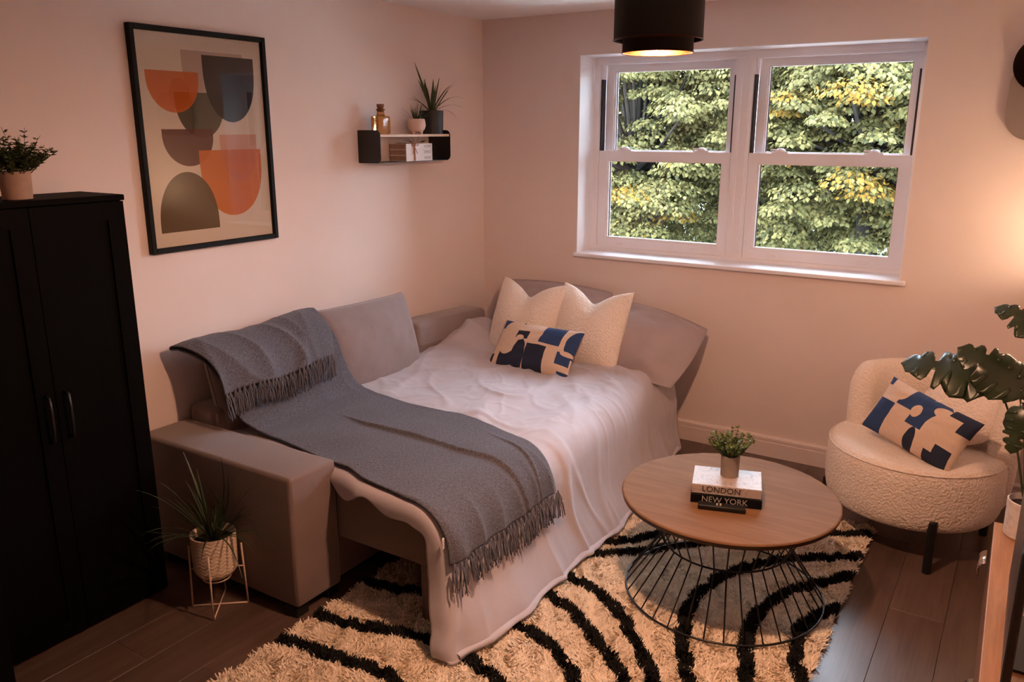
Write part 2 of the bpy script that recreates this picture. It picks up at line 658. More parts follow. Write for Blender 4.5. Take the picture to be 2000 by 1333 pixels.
def frame_mat(origin, x, y):
    x = Vector(x).normalized()
    z = x.cross(Vector(y)).normalized()
    y = z.cross(x)
    return Matrix(((x.x, y.x, z.x, origin[0]), (x.y, y.y, z.y, origin[1]), (x.z, y.z, z.z, origin[2]), (0, 0, 0, 1)))


# ------------------------------------------------------------------ the room
RX, RY, H = 3.45, -6.2, 2.40
WX0, WX1, WZ0, WZ1 = 0.673, 2.465, 1.04, 2.171

fl = MB().box(-0.2, RX + 0.2, RY - 0.2, 0.32, -0.12, -0.012).build('floor', 'subfloor')
tag(fl, 'grey-brown wood plank floor under the rug and furniture', kind='structure')
pl_cache = {}
PW, PL = 0.19, 1.25
cols = [0.0] + [2.71 - 14 * PW + k * PW for k in range(0, 18)] + [RX]
for ci, (xa, xb) in enumerate(zip(cols, cols[1:])):
    if xb - xa < 0.01: continue
    y = RY - (ci * 0.47 % 1.0) * PL
    while y < 0:
        ya, yb = max(y, RY), min(y + PL, 0.0)
        y += PL
        if yb - ya < 0.03: continue
        key = (round(xb - xa, 3), round(yb - ya, 3))
        if key not in pl_cache:
            w, l = key
            V, F = bevel_box(0.0006, w - 0.0006, 0.0006, l - 0.0006, -0.012, 0.0, 0.0007, 1)
            pl_cache[key] = mesh_from('plank', V, F, 'plank')
        p = bpy.data.objects.new('plank', pl_cache[key])
        COL.objects.link(p)
        p.parent = fl
        p.location = (xa, ya, 0)

w = MB().box(-0.2, 0.0, RY, 0.32, 0, H).build('wall_left', 'wall')
tag(w, 'pinkish painted left wall with the framed print and shelf', kind='structure')
wb = MB()
wb.box(0.0, WX0, 0.0, 0.32, 0, H).box(WX1, RX, 0.0, 0.32, 0, H).box(WX0, WX1, 0.0, 0.32, 0, WZ0).box(WX0, WX1, 0.0, 0.32, WZ1, H)
w = wb.build('wall_back', 'wall')
tag(w, 'pinkish painted wall around the window', kind='structure')
w = MB().box(RX, RX + 0.2, RY, 0.32, 0, H).build('wall_right', 'wall')
tag(w, 'painted wall behind the sideboard and television', kind='structure')
w = MB().box(-0.2, RX + 0.2, RY - 0.2, RY, 0, H).build('wall_front', 'bounce_cut_paint')
tag(w, 'painted wall behind the camera', kind='structure')
w = MB().box(-0.2, RX + 0.2, RY - 0.2, 0.32, H, H + 0.2).build('ceiling', 'ceil')
tag(w, 'pale painted ceiling', kind='structure')


def skirting(name, a, b, inward, label):
    """profile swept along a wall foot"""
    a, b, n = Vector(a), Vector(b), Vector(inward)
    prof = [(0.0, 0.0), (0.018, 0.0), (0.018, 0.083), (0.0145, 0.086), (0.0145, 0.090), (0.018, 0.093), (0.018, 0.108), (0.012, 0.117), (0.0, 0.118)]
    V, F = [], []
    for p in (a, b):
        for d, z in prof:
            q = p + n * d
            V.append((q.x, q.y, z))
    k = len(prof)
    for i in range(k - 1):
        F.append((i, i + 1, k + i + 1, k + i))
    F.append(tuple(range(k)))
    F.append(tuple(k + i for i in reversed(range(k))))
    o = obj(name, V, F, 'skirt')
    return tag(o, label, kind='structure')


skirting('baseboard_back', (0.0, 0.0, 0), (RX, 0.0, 0), (0, -1, 0), 'grooved skirting board under the window wall')
skirting('baseboard_left', (0.0, RY, 0), (0.0, -0.02, 0), (1, 0, 0), 'grooved skirting board along the left wall')
skirting('baseboard_right', (RX, RY, 0), (RX, -0.02, 0), (-1, 0, 0), 'grooved skirting board along the right wall')

# ---- window: white reveal, sill, frame, two pairs of sliding sashes
win = bpy.data.objects.new('window_1', None)
COL.objects.link(win)
win.location = (WX0, 0.17, WZ0)
tag(win, 'white double sash window with two panes over two panes', kind='structure')
mb_ = MB()
t_ = 0.004
mb_.box(WX0, WX0 + t_, -0.001, 0.30, WZ0, WZ1).box(WX1 - t_, WX1, -0.001, 0.30, WZ0, WZ1).box(WX0, WX1, -0.001, 0.30, WZ1 - t_, WZ1)
mb_.build('reveal_lining', 'white', win)
V, F = bevel_box(WX0 - 0.008, WX1 + 0.025, -0.032, 0.20, WZ0 - 0.019, WZ0 + 0.003, 0.005, 2)
obj('sill', V, F, 'white', win)
XM0, XM1 = 1.521, 1.617
J = 0.036
fr = MB()
fr.box(WX0 + t_, WX0 + J, 0.185, 0.30, WZ0 + 0.003, WZ1 - t_).box(WX1 - J, WX1 - t_, 0.185, 0.30, WZ0 + 0.003, WZ1 - t_)
fr.box(WX0 + J, WX1 - J, 0.185, 0.30, WZ1 - 0.045, WZ1 - t_).box(WX0 + J, WX1 - J, 0.185, 0.30, WZ0 + 0.003, WZ0 + 0.022)
fr.box(WX0 + J, WX1 - J, 0.178, 0.19, WZ1 - 0.028, WZ1 - t_)
fr.build('frame', 'white', win)
mu = MB()
mu.box(XM0, XM1, 0.19, 0.30, WZ0 + 0.022, WZ1 - 0.045)
mu.box(XM0 + 0.018, XM0 + 0.036, 0.184, 0.19, WZ0 + 0.022, WZ1 - 0.045).box(XM1 - 0.036, XM1 - 0.018, 0.184, 0.19, WZ0 + 0.022, WZ1 - 0.045)
mu.build('mullion', 'white', win)


def sash(name, x0, x1, z0, z1, gx0, gx1, gz0, gz1, y0, y1):
    b = MB()
    b.box(x0, gx0, y0, y1, z0, z1).box(gx1, x1, y0, y1, z0, z1).box(gx0, gx1, y0, y1, gz1, z1).box(gx0, gx1, y0, y1, z0, gz0)
    # stepped glazing bead
    e = 0.010
    yb = y0 + 0.008
    b.box(gx0, gx0 + e, yb, y1, gz0, gz1).box(gx1 - e, gx1, yb, y1, gz0, gz1).box(gx0 + e, gx1 - e, yb, y1, gz1 - e, gz1).box(gx0 + e, gx1 - e, yb, y1, gz0, gz0 + e)
    s = b.build(name, 'white', win)
    ym = y1 - 0.010
    V, F = box_data(gx0 + e, gx1 - e, ym, ym + 0.004, gz0 + e, gz1 - e)
    obj('pane', V, F, 'pane', s)
    # dark gasket line on the outer side of the bead
    g = MB()
    q = 0.004
    g.box(gx0 + e, gx0 + e + q, ym - 0.006, ym - 0.001, gz0 + e, gz1 - e).box(gx1 - e - q, gx1 - e, ym - 0.006, ym - 0.001, gz0 + e, gz1 - e)
    g.build('gasket', 'black_gap', s)
    return s


LS = 0.197
for (x0, x1, gu0, gu1, gl0, gl1) in ((WX0 + J, XM0, 0.772, 1.476, 0.765, 1.474), (XM1, WX1 - J, 1.674, 2.388, 1.668, 2.381)):
    up = sash('upper_sash', x0 + 0.012, x1 - 0.012, 1.60, 2.126, gu0, gu1, 1.632, 2.095, 0.252, 0.292)
    lo = sash('lower_sash', x0 + 0.003, x1 - 0.003, WZ0 + 0.022, 1.636, gl0, gl1, 1.114, 1.585, LS, LS + 0.045)
    # dark running tracks beside the upper sash
    tk = MB()
    for a in (x0 + 0.001, x1 - 0.012):
        tk.box(a, a + 0.011, 0.205, 0.249, 1.636, 2.045)
    tk.build('track', 'black_gap', win)
    st = MB()
    for a in (x0 + 0.0, x1 - 0.013):
        st.box(a, a + 0.013, 0.20, 0.25, 2.045, 2.126)
    st.build('sash_stop', 'white', win)
    for f in (0.2, 0.78):
        cx = x0 + (x1 - x0) * f
        c = MB()
        c.box(cx - 0.045, cx + 0.045, LS + 0.006, LS + 0.042, 1.636, 1.645)
        c.lathe((cx, LS + 0.024, 1.645), [(0.026, 0), (0.026, 0.008), (0.014, 0.016), (0.0, 0.017)], 20)
        c.box(cx - 0.05, cx - 0.005, LS + 0.010, LS + 0.022, 1.650, 1.658)
        c.build('catch', 'white', lo)
        h = MB()
        for sx in (-0.018, 0.018):
            h.tube([(cx + sx, LS + 0.002, 1.085), (cx + sx, LS - 0.014, 1.085)], 0.006, 8)
        h.tube([(cx - 0.024, LS - 0.014, 1.085), (cx + 0.024, LS - 0.014, 1.085)], 0.006, 8)
        h.build('sash_lift', 'white', lo)

# ------------------------------------------------------------------ outside: ground and trees
g = MB().box(-250, 250, 0.33, 400, -3.3, -3.2).build('ground_outside', 'paving')
tag(g, 'lawn far below the window', kind='structure')


g = MB().box(-5, 8, 0.33, 2.9, 0.2, 0.45).build('bounce_slab', 'bounce_surface')  # added slab, out of view, reflects daylight up through the window
tag(g, 'pale slab added out of view below the window to bounce daylight up', kind='structure')


def leaf_template():
    """lobed leaf in the xy plane, base at origin, length 1"""
    V = [(0.0, 0.0, 0.0), (0.42, 0.30, -0.10), (0.26, 0.70, -0.12), (0.0, 1.05, -0.14), (-0.26, 0.70, -0.12), (-0.42, 0.30, -0.10), (0.0, 0.42, 0.06)]
    F = [(6, 0, 1), (6, 1, 2), (6, 2, 3), (6, 3, 4), (6, 4, 5), (6, 5, 0)]
    return np.array(V), np.array(F)


LV, LF = leaf_template()


def foliage_mesh(name, P, D, N, S, midx, mats):
    """many leaves: base points P, tip directions D, upward normals N, sizes S"""
    n = len(P)
    D = D / np.linalg.norm(D, axis=1, keepdims=True)
    X = np.cross(D, N)
    X /= np.linalg.norm(X, axis=1, keepdims=True) + 1e-9
    Nn = np.cross(X, D)
    V = (P[:, None, :] + S[:, None, None] * (X[:, None, :] * LV[None, :, 0:1] + D[:, None, :] * LV[None, :, 1:2] + Nn[:, None, :] * LV[None, :, 2:3])).reshape(-1, 3)
    F = (LF[None] + (np.arange(n) * len(LV))[:, None, None]).reshape(-1, 3)
    me = bpy.data.meshes.new(name)
    me.vertices.add(len(V)); me.vertices.foreach_set('co', V.astype(np.float32).ravel())
    me.loops.add(F.size); me.loops.foreach_set('vertex_index', F.astype(np.int32).ravel())
    me.polygons.add(len(F)); me.polygons.foreach_set('loop_start', np.arange(0, F.size, 3, dtype=np.int32))
    for m in mats: me.materials.append(M[m])
    me.polygons.foreach_set('material_index', np.repeat(midx, len(LF)).astype(np.int32))
    me.update(); me.validate()
    return me


def tree(name, label, base, crown, rad, n_clump, per, mats, weights, seed, size=0.12, gold=(), clump=(0.28, 0.5)):
    r = np.random.default_rng(seed)
    t = thing(name, label, 'tree', base, 'trees outside the window')
    bx, by, bz = base
    cx, cy, cz = crown
    tr = MB()
    tr.tube(catmull([(bx, by, bz), (bx + 0.05, by, bz + 1.5), (cx - 0.05, cy + 0.1, cz - 0.3), (cx, cy, cz + rad[2] * 0.6)], 5), 0.16, 8, r_end=0.03)
    tr.build('trunk', 'bark', t, smooth=True)
    dirs = r.normal(size=(n_clump, 3)); dirs /= np.linalg.norm(dirs, axis=1, keepdims=True)
    k = r.uniform(0.35, 1.0, n_clump)[:, None]
    C = np.array(crown) + dirs * k * np.array(rad)
    br = MB()
    for i in range(0, n_clump, 5):
        m = (Vector(crown) + Vector(C[i])) / 2 + Vector((0, 0, -0.25))
        br.tube([Vector((cx, cy, cz - 0.4)), m, Vector(C[i])], 0.035, 5, r_end=0.008)
    br.build('branches', 'bark', t, smooth=True)
    Ps, Ds, Ns, Ss, Mi = [], [], [], [], []
    for i in range(n_clump):
        d = r.normal(size=(per, 3)); d /= np.linalg.norm(d, axis=1, keepdims=True)
        d[:, 2] = np.abs(d[:, 2]) * 0.9 - 0.25
        cr = r.uniform(*clump)
        p = C[i] + d * cr * r.uniform(0.5, 1.0, (per, 1)) * np.array([1.15, 1.15, 0.7])
        Ps.append(p)
        dd = d * 0.8 + np.array([0, 0, -0.75]) + r.normal(size=(per, 3)) * 0.35
        Ds.append(dd)
        Ns.append(d + np.array([0, -0.25, 0.7]) + r.normal(size=(per, 3)) * 0.3)
        Ss.append(r.uniform(0.7, 1.25, per) * size)
        wgt = np.array(weights, float)
        mi = r.choice(len(mats), per, p=wgt / wgt.sum())
        if any((C[i][0] - q[0]) ** 2 + (C[i][2] - q[2]) ** 2 < q[3] ** 2 for q in gold):
            mi = np.where(r.uniform(size=per) < 0.6, 3, mi)
        Mi.append(mi)
    me = foliage_mesh('foliage', np.concatenate(Ps), np.concatenate(Ds), np.concatenate(Ns), np.concatenate(Ss), np.concatenate(Mi), mats)
    f = put('foliage', me, t)
    tag(f, kind='stuff')
    return t


TM = ['tree_pale', 'tree_mid', 'tree_dark', 'tree_gold']
tree('leafy_tree', 'pale leafy green tree filling the left half of the window view', (-1.2, 5.0, -3.2), (-1.0, 4.6, 1.7), (1.7, 1.2, 1.9), 420, 200, TM, (5, 3, 0.8, 0.02), 3, 0.043, gold=[(-0.75, 0, 1.05, 0.09), (-0.35, 0, 0.8, 0.09), (-0.9, 0, 1.75, 0.08)], clump=(0.14, 0.32))
tree('leafy_tree', 'green tree with golden autumn patches filling the right half of the window view', (1.6, 5.0, -3.2), (1.5, 4.7, 1.9), (1.6, 1.2, 1.7), 420, 200, TM, (5, 3, 1.2, 0.04), 11, 0.046, gold=[(0.40, 0, 2.3, 0.15), (0.75, 0, 2.0, 0.17), (1.55, 0, 2.0, 0.17), (1.6, 0, 1.2, 0.20), (0.2, 0, 1.4, 0.12)], clump=(0.14, 0.32))
tree('background_tree', 'darker tree standing behind the gap between the two window trees', (0.2, 8.0, -3.2), (0.2, 7.6, 1.3), (3.2, 1.2, 2.4), 330, 130, TM, (2.5, 3, 3, 0.15), 21, 0.085)
tree('background_tree', 'dark tree behind the pale tree on the left of the window view', (-4.2, 7.5, -3.2), (-4.0, 7.2, 1.3), (2.6, 1.4, 2.5), 200, 110, TM, (2, 3, 4, 0.1), 31, 0.10)
tree('background_tree', 'dark tree behind the golden tree on the right of the window view', (4.4, 7.5, -3.2), (4.3, 7.0, 1.3), (2.4, 1.4, 2.4), 180, 110, TM, (2, 3, 4, 0.2), 41, 0.10)

# ------------------------------------------------------------------ rug
RUG = (0.925, 2.553, -3.02, -0.64)
rug = thing('rug', 'cream shaggy rug with curved black lines under the coffee table', 'rug', (1.74, -1.83, 0.0))
bbox('backing', (RUG[0], RUG[1], RUG[2], RUG[3], 0.0, 0.008), 'rug_base', rug, r=0.003)
RUG_LINES = [
    [(0.90, -2.66), (0.948, -2.655), (1.107, -2.639), (1.263, -2.621), (1.369, -2.607), (1.44, -2.625), (1.55, -2.70), (1.66, -2.84), (1.72, -3.05)],
    [(0.90, -2.48), (0.942, -2.476), (1.035, -2.471), (1.209, -2.424), (1.345, -2.389), (1.485, -2.387), (1.586, -2.403), (1.698, -2.441), (1.85, -2.55), (1.95, -2.72), (2.0, -3.05)],
    [(0.90, -2.21), (0.947, -2.208), (1.058, -2.199), (1.167, -2.151), (1.35, -2.12), (1.5, -2.125), (1.624, -2.15), (1.734, -2.174), (1.827, -2.224), (1.931, -2.318), (2.05, -2.5), (2.12, -2.75), (2.14, -3.05)],
    [(1.2, -1.93), (1.45, -1.88), (1.61, -1.913), (1.752, -1.981), (1.848, -2.051), (1.967, -2.135), (2.06, -2.236), (2.18, -2.42), (2.25, -2.7), (2.26, -3.05)],
    [(1.2, -1.75), (1.45, -1.72), (1.596, -1.749), (1.759, -1.801), (1.894, -1.891), (1.982, -1.991), (2.076, -2.092), (2.139, -2.185), (2.28, -2.4), (2.36, -2.7), (2.38, -3.05)],
    [(1.2, -1.75), (1.40, -1.57), (1.553, -1.447), (1.689, -1.328), (1.758, -1.228), (1.95, -1.02), (2.2, -0.88), (2.399, -0.809), (2.528, -0.739), (2.57, -0.72)],
    [(1.3, -1.78), (1.45, -1.65), (1.583, -1.554), (1.768, -1.402), (1.86, -1.294), (1.959, -1.199), (2.08, -1.05), (2.18, -0.93)],
    [(2.57, -0.94), (2.536, -0.964), (2.391, -1.075), (2.261, -1.178), (2.169, -1.315), (2.103, -1.464), (2.082, -1.613), (2.088, -1.754), (2.137, -1.911), (2.199, -2.046), (2.237, -2.123), (2.35, -2.3), (2.5, -2.5), (2.57, -2.6)],
    [(2.57, -1.12), (2.543, -1.148), (2.439, -1.286), (2.358, -1.423), (2.314, -1.594), (2.312, -1.731), (2.357, -1.903), (2.398, -2.021), (2.48, -2.2), (2.57, -2.33)],
    [(2.57, -1.39), (2.544, -1.434), (2.487, -1.529), (2.468, -1.659), (2.493, -1.79), (2.532, -1.897), (2.58, -1.98)],
]
seg_a, seg_b = [], []
for ln in RUG_LINES:
    c = [(p.x, p.y) for p in catmull([(x, y, 0) for x, y in ln], 6)]
    seg_a += c[:-1]
    seg_b += c[1:]
seg_a, seg_b = np.array(seg_a), np.array(seg_b)


def line_dist(P):
    d = np.full(len(P), 9.0)
    for a, b in zip(seg_a, seg_b):
        ab = b - a
        t = np.clip(((P - a) @ ab) / (ab @ ab + 1e-12), 0, 1)
        d = np.minimum(d, np.linalg.norm(P - (a + t[:, None] * ab), axis=1))
    return d


def pile_mesh(name, P, mat, length, width, seed, lean_k=1.0):
    r = np.random.default_rng(seed)
    n = len(P)
    th = r.uniform(0, 2 * PI, n)
    lean = r.uniform(0.70, 1.22, n) * lean_k
    L = length * r.uniform(0.7, 1.15, n)
    ph = r.uniform(0, 2 * PI, n)
    # clumpy lean direction
    ph = 0.55 * ph + 3.0 * np.sin(P[:, 0] * 23) + 3.0 * np.cos(P[:, 1] * 19 + P[:, 0] * 7)
    top = np.stack([P[:, 0] + L * np.sin(lean) * np.cos(ph), P[:, 1] + L * np.sin(lean) * np.sin(ph), 0.006 + L * np.cos(lean)], 1)
    w = width * r.uniform(0.7, 1.3, n)
    dx = np.stack([np.cos(th), np.sin(th)], 1) * w[:, None]
    a = np.concatenate([P + dx, np.full((n, 1), 0.006)], 1)
    b = np.concatenate([P - dx, np.full((n, 1), 0.006)], 1)
    t2 = top + np.concatenate([dx * 0.55, np.zeros((n, 1))], 1)
    t3 = top - np.concatenate([dx * 0.55, np.zeros((n, 1))], 1)
    V = np.stack([a, b, t3, t2], 1).reshape(-1, 3)
    F = np.arange(n * 4).reshape(-1, 4)
    me = bpy.data.meshes.new(name)
    me.vertices.add(len(V)); me.vertices.foreach_set('co', V.astype(np.float32).ravel())
    me.loops.add(F.size); me.loops.foreach_set('vertex_index', F.astype(np.int32).ravel())
    me.polygons.add(len(F)); me.polygons.foreach_set('loop_start', np.arange(0, F.size, 4, dtype=np.int32))
    me.materials.append(M[mat])
    me.update(); me.validate()
    return me


_r = np.random.default_rng(5)
NP_ = 300000
pts = np.stack([_r.uniform(RUG[0], RUG[1], NP_), _r.uniform(RUG[2], RUG[3], NP_)], 1)
hidden = (pts[:, 0] < 1.22) & (pts[:, 1] > -1.95)
pts = pts[~hidden]
dl = line_dist(pts)
wl = 0.0185 + 0.002 * np.sin(pts[:, 0] * 31) * np.cos(pts[:, 1] * 27)
isb = dl < wl
me = pile_mesh('cream_pile', pts[~isb], 'rug_cream', 0.027, 0.0032, 1)
tag(put('cream_pile', me, rug), 'cream shaggy pile', kind='stuff')
pb = pts[isb]
pb = np.concatenate([pb, pb + _r.normal(size=pb.shape) * 0.002])
me = pile_mesh('black_pile', pb, 'rug_black', 0.029, 0.0034, 2, 0.5)
tag(put('black_pile', me, rug), 'black shaggy line pattern', kind='stuff')

# ------------------------------------------------------------------ wardrobe
WY1, WY0, WXF, WH = -2.645, -3.30, 0.285, 1.54
wd = thing('wardrobe', 'tall black-brown two-door wardrobe beside the sofa', 'wardrobe', (0.14, (WY0 + WY1) / 2, 0))
b = MB()
b.box(0.021, WXF - 0.02, WY0, WY0 + 0.018, 0, WH - 0.02).box(0.021, WXF - 0.02, WY1 - 0.018, WY1, 0, WH - 0.02).box(0.021, 0.027, WY0 + 0.018, WY1 - 0.018, 0.0, WH - 0.02)
b.box(0.027, WXF - 0.02, WY0 + 0.018, WY1 - 0.018, 0.06, 0.078)
b.build('carcass', 'black_wood', wd)
bbox('top', (0.021, WXF + 0.004, WY0 - 0.003, WY1 + 0.003, WH - 0.02, WH), 'black_wood', wd, r=0.003)
bbox('plinth', (WXF - 0.06, WXF - 0.022, WY0 + 0.018, WY1 - 0.018, 0.0, 0.06), 'black_wood', wd, r=0.002)
ym = (WY0 + WY1) / 2
for k, (ya, yb) in enumerate(((WY0 + 0.002, ym - 0.0015), (ym + 0.0015, WY1 - 0.002))):
    z0, z1 = 0.012, WH - 0.023
    d = MB()
    s = 0.062
    d.box(WXF - 0.019, WXF - 0.008, ya, yb, z0, z1)
    d.box(WXF - 0.008, WXF, ya, ya + s, z0, z1).box(WXF - 0.008, WXF, yb - s, yb, z0, z1)
    d.box(WXF - 0.008, WXF, ya + s, yb - s, z1 - s, z1).box(WXF - 0.008, WXF, ya + s, yb - s, z0, z0 + s)
    dd = d.build('door', 'black_wood', wd)
    yh = yb - 0.031 if k == 0 else ya + 0.031
    h = MB()
    h.tube([(WXF, yh, 0.74), (WXF + 0.022, yh, 0.745), (WXF + 0.026, yh, 0.80), (WXF + 0.026, yh, 0.85), (WXF + 0.022, yh, 0.895), (WXF, yh, 0.90)], 0.006, 8)
    h.build('handle', 'black_metal', dd, smooth=True)

# dark low cabinet cut by the lower left photo corner
lc = thing('low_cabinet', 'black low cabinet in front of the wardrobe at the bottom left edge', 'cabinet', (0.52, -3.62, 0))
b = MB()
b.box(0.29, 0.76, -3.85, -3.445, 0.03, 0.60)
b.build('body', 'black_wood', lc)
bbox('top', (0.285, 0.765, -3.855, -3.44, 0.60, 0.62), 'black_wood', lc, r=0.003)
bbox('door', (0.30, 0.75, -3.445, -3.43, 0.05, 0.59), 'black_wood', lc, r=0.003)
for fx in (0.32, 0.73):
    for fy in (-3.82, -3.47):
        MB().lathe((fx, fy, 0), [(0.0, 0), (0.02, 0), (0.02, 0.03), (0.0, 0.03)], 16).build('foot', 'rubber', lc)


# ------------------------------------------------------------------ plants
def blade(mb, p0, direction, length, width, droop, segs=7, fold=0.25):
    """a strap leaf starting at p0"""
    d = Vector(direction).normalized()
    side = d.cross(Vector((0, 0, 1)))
    if side.length < 1e-3: side = Vector((1, 0, 0))
    side.normalize()
    p = Vector(p0)
    V, F = [], []
    for i in range(segs + 1):
        t = i / segs
        w = width * (0.55 + 0.9 * t) * (1 - t) ** 0.7 if t < 1 else 0.0005
        w = max(w, 0.0006)
        up = side.cross(d).normalized()
        V += [p - side * w, p - up * w * fold, p + side * w]
        d = (d + Vector((0, 0, -droop / segs * (0.4 + 1.6 * t)))).normalized()
        p = p + d * (length / segs)
    for i in range(segs):
        a = i * 3
        F += [(a, a + 1, a + 4, a + 3), (a + 1, a + 2, a + 5, a + 4)]
    mb.add(V, F)


def grass_plant(name, root, c, n, length, width, spread, droop, mat, seed, extra=(), fit=None):
    r = random.Random(seed)
    for i in range(n):
        mb = MB()
        a = 2 * PI * i / n * 2.4 + r.uniform(-0.4, 0.4)
        s = spread * r.uniform(0.15, 1.0)
        d = (math.cos(a) * s, math.sin(a) * s, 1.0)
        p = (c[0] + 0.012 * math.cos(a), c[1] + 0.012 * math.sin(a), c[2])
        blade(mb, p, d, length * r.uniform(0.65, 1.08), width * r.uniform(0.7, 1.1), droop * r.uniform(0.5, 1.2) * (0.4 + s))
        if fit: mb.V = [fit(v) for v in mb.V]
        mb.build('leaf', mat, root, smooth=True)
    for (d, L, w_, dr) in extra:
        mb = MB()
        blade(mb, c, d, L, w_, dr)
        if fit: mb.V = [fit(v) for v in mb.V]
        mb.build('leaf', mat, root, smooth=True)


def bush(root, c, n_stem, height, spread, leaf, mat, seed, narrow=0.45, density=9):
    """small-leaved tuft joined into one foliage part"""
    r = random.Random(seed)
    mb = MB()
    sb = MB()
    for i in range(n_stem):
        a = r.uniform(0, 2 * PI)
        s = spread * math.sqrt(r.uniform(0.02, 1))
        L = height * r.uniform(0.6, 1.05) * (1.05 - 0.3 * s / max(spread, 1e-6))
        p0 = Vector((c[0] + 0.25 * s * math.cos(a) * height, c[1] + 0.25 * s * math.sin(a) * height, c[2]))
        d = Vector((math.cos(a) * s, math.sin(a) * s, 1.0)).normalized()
        p1 = p0 + d * L
        mid = (p0 + p1) / 2 + Vector((r.uniform(-1, 1), r.uniform(-1, 1), 0.4)) * 0.06 * L
        pts_ = catmull([p0, mid, p1], 4)
        sb.tube(pts_, 0.0012, 4, r_end=0.0006)
        for k in range(density):
            t = 0.22 + 0.78 * (k + r.random()) / density
            q = pts_[min(len(pts_) - 1, int(t * (len(pts_) - 1)))]
            for s_ in range(2):
                b_ = r.uniform(0, 2 * PI)
                dd = Vector((math.cos(b_), math.sin(b_), r.uniform(0.1, 0.9))).normalized()
                sd = dd.cross(Vector((r.uniform(-1, 1), r.uniform(-1, 1), 1))).normalized()
                l = leaf * r.uniform(0.6, 1.2)
                nn = sd.cross(dd) * 0.12 * l
                mb.add([q, q + dd * l * 0.5 + sd * l * narrow + nn, q + dd * l, q + dd * l * 0.5 - sd * l * narrow + nn], [(0, 1, 2, 3)])
    sb.build('stems', 'stem', root)
    f = mb.build('foliage', mat, root)
    tag(f, kind='stuff')


def pot(root, c, r0, r1, h, mat, thick=0.005, soil=True, name='pot'):
    MB().lathe(c, [(0.0, 0.0), (r0, 0.0), (r1, h), (r1 - thick, h), (r1 - thick * 1.2, h * 0.86), (0.0, h * 0.86)], 40).build(name, mat, root, smooth=False)
    if soil:
        MB().lathe((c[0], c[1], c[2]), [(r1 - thick * 1.2, h * 0.865), (r1 * 0.5, h * 0.89), (0.0, h * 0.9)], 24).build('soil', 'soil', root, smooth=True)


# rosemary-like pot on the wardrobe
pr = thing('potted_plant', 'bushy dark green plant in a blush concrete pot on the wardrobe', 'plant', (0.18, -2.945, WH))
pot(pr, (0.18, -2.945, WH), 0.044, 0.047, 0.088, 'pot_blush')
bush(pr, (0.18, -2.945, WH + 0.08), 80, 0.15, 1.25, 0.017, 'leaf_moss', 12, 0.2, 18)

# plant in the chevron pot on the wire stand, beside the sofa arm
sp = thing('potted_plant', 'spiky dark grass plant in a cream chevron pot on a wire stand', 'plant', (0.55, -2.612, 0))
PC = (0.55, -2.612)
prof = []
for i in range(90):
    t = i / 89
    z = 0.118 + t * 0.186
    r_ = 0.079 * (min(1.0, math.sqrt(max(0, 1 - (1 - min(1, t / 0.3)) ** 2))) if t < 0.3 else 1.0)
    prof.append((max(r_ + 0.003 * t, 0.001), z))
V, F = [], []
SEG = 144
for i in range(SEG):
    a = 2 * PI * i / SEG
    tri = abs(((i / SEG * 16) % 1.0) - 0.5) * 2
    for r_, z in prof:
        k = ((z - 0.118) / 0.0145 + tri * 0.75) % 1.0
        gro = -0.0024 * math.exp(-((k - 0.5) / 0.16) ** 2) if 0.135 < z < 0.296 else 0.0
        V.append((PC[0] + (r_ + gro) * math.cos(a), PC[1] + (r_ + gro) * math.sin(a), z))
n_ = len(prof)
for i in range(SEG):
    for k in range(n_ - 1):
        i2 = (i + 1) % SEG
        F.append((i * n_ + k, i2 * n_ + k, i2 * n_ + k + 1, i * n_ + k + 1))
# finer rows for the chevrons
m_ = MB(); m_.V, m_.F = V, F
m_.lathe((PC[0], PC[1], 0), [(0.082, 0.304), (0.077, 0.305), (0.076, 0.27), (0.0, 0.27)], 48)
m_.build('pot', 'pot_cream', sp, smooth=True)
MB().lathe((PC[0], PC[1], 0), [(0.0755, 0.272), (0.04, 0.279), (0.0, 0.281)], 24).build('soil', 'soil', sp, smooth=True)
st = MB()
corners = [(0.476, -2.676), (0.62, -2.694), (0.632, -2.545), (0.482, -2.530)]
zs = 0.255
for k, (x, y) in enumerate(corners):
    ox, oy = x - PC[0], y - PC[1]
    top = (PC[0] + ox * 0.93, PC[1] + oy * 0.93, zs)
    st.tube([(x, y, 0.004), top], 0.0035, 8)
    s_ = 0.055 / math.hypot(ox, oy)
    st.tube([(PC[0] + ox * 0.955, PC[1] + oy * 0.955, 0.16), (PC[0] + ox * s_, PC[1] + oy * s_, 0.16)], 0.003, 8)
for a_, b_ in ((0, 2), (1, 3)):
    st.tube([(*corners[a_], 0.004), (*corners[b_], 0.004)], 0.0035, 8)
st.ring((PC[0], PC[1], 0.122), 0.05, 0.003, 32, 6)
st.build('wire_stand', 'stand', sp, smooth=True)
grass_plant('leaf', sp, (PC[0], PC[1], 0.275), 54, 0.32, 0.006, 1.5, 0.9, 'leaf_dark', 4,
            extra=[((-0.9, 0.3, 0.35), 0.30, 0.005, 0.2), ((-0.8, -0.5, 0.15), 0.28, 0.005, 0.1), ((0.1, 0.2, 1), 0.29, 0.006, 0.1), ((-0.2, 0.0, 1), 0.28, 0.006, 0.05), ((0.9, -0.1, 0.6), 0.30, 0.005, 0.8)],
            # leaves rest against the side of the sofa arm instead of entering it
            fit=lambda v: (v[0], v[1] if v[1] < -2.56 else -2.56 + 0.026 * math.tanh((v[1] + 2.56) / 0.026), v[2]))

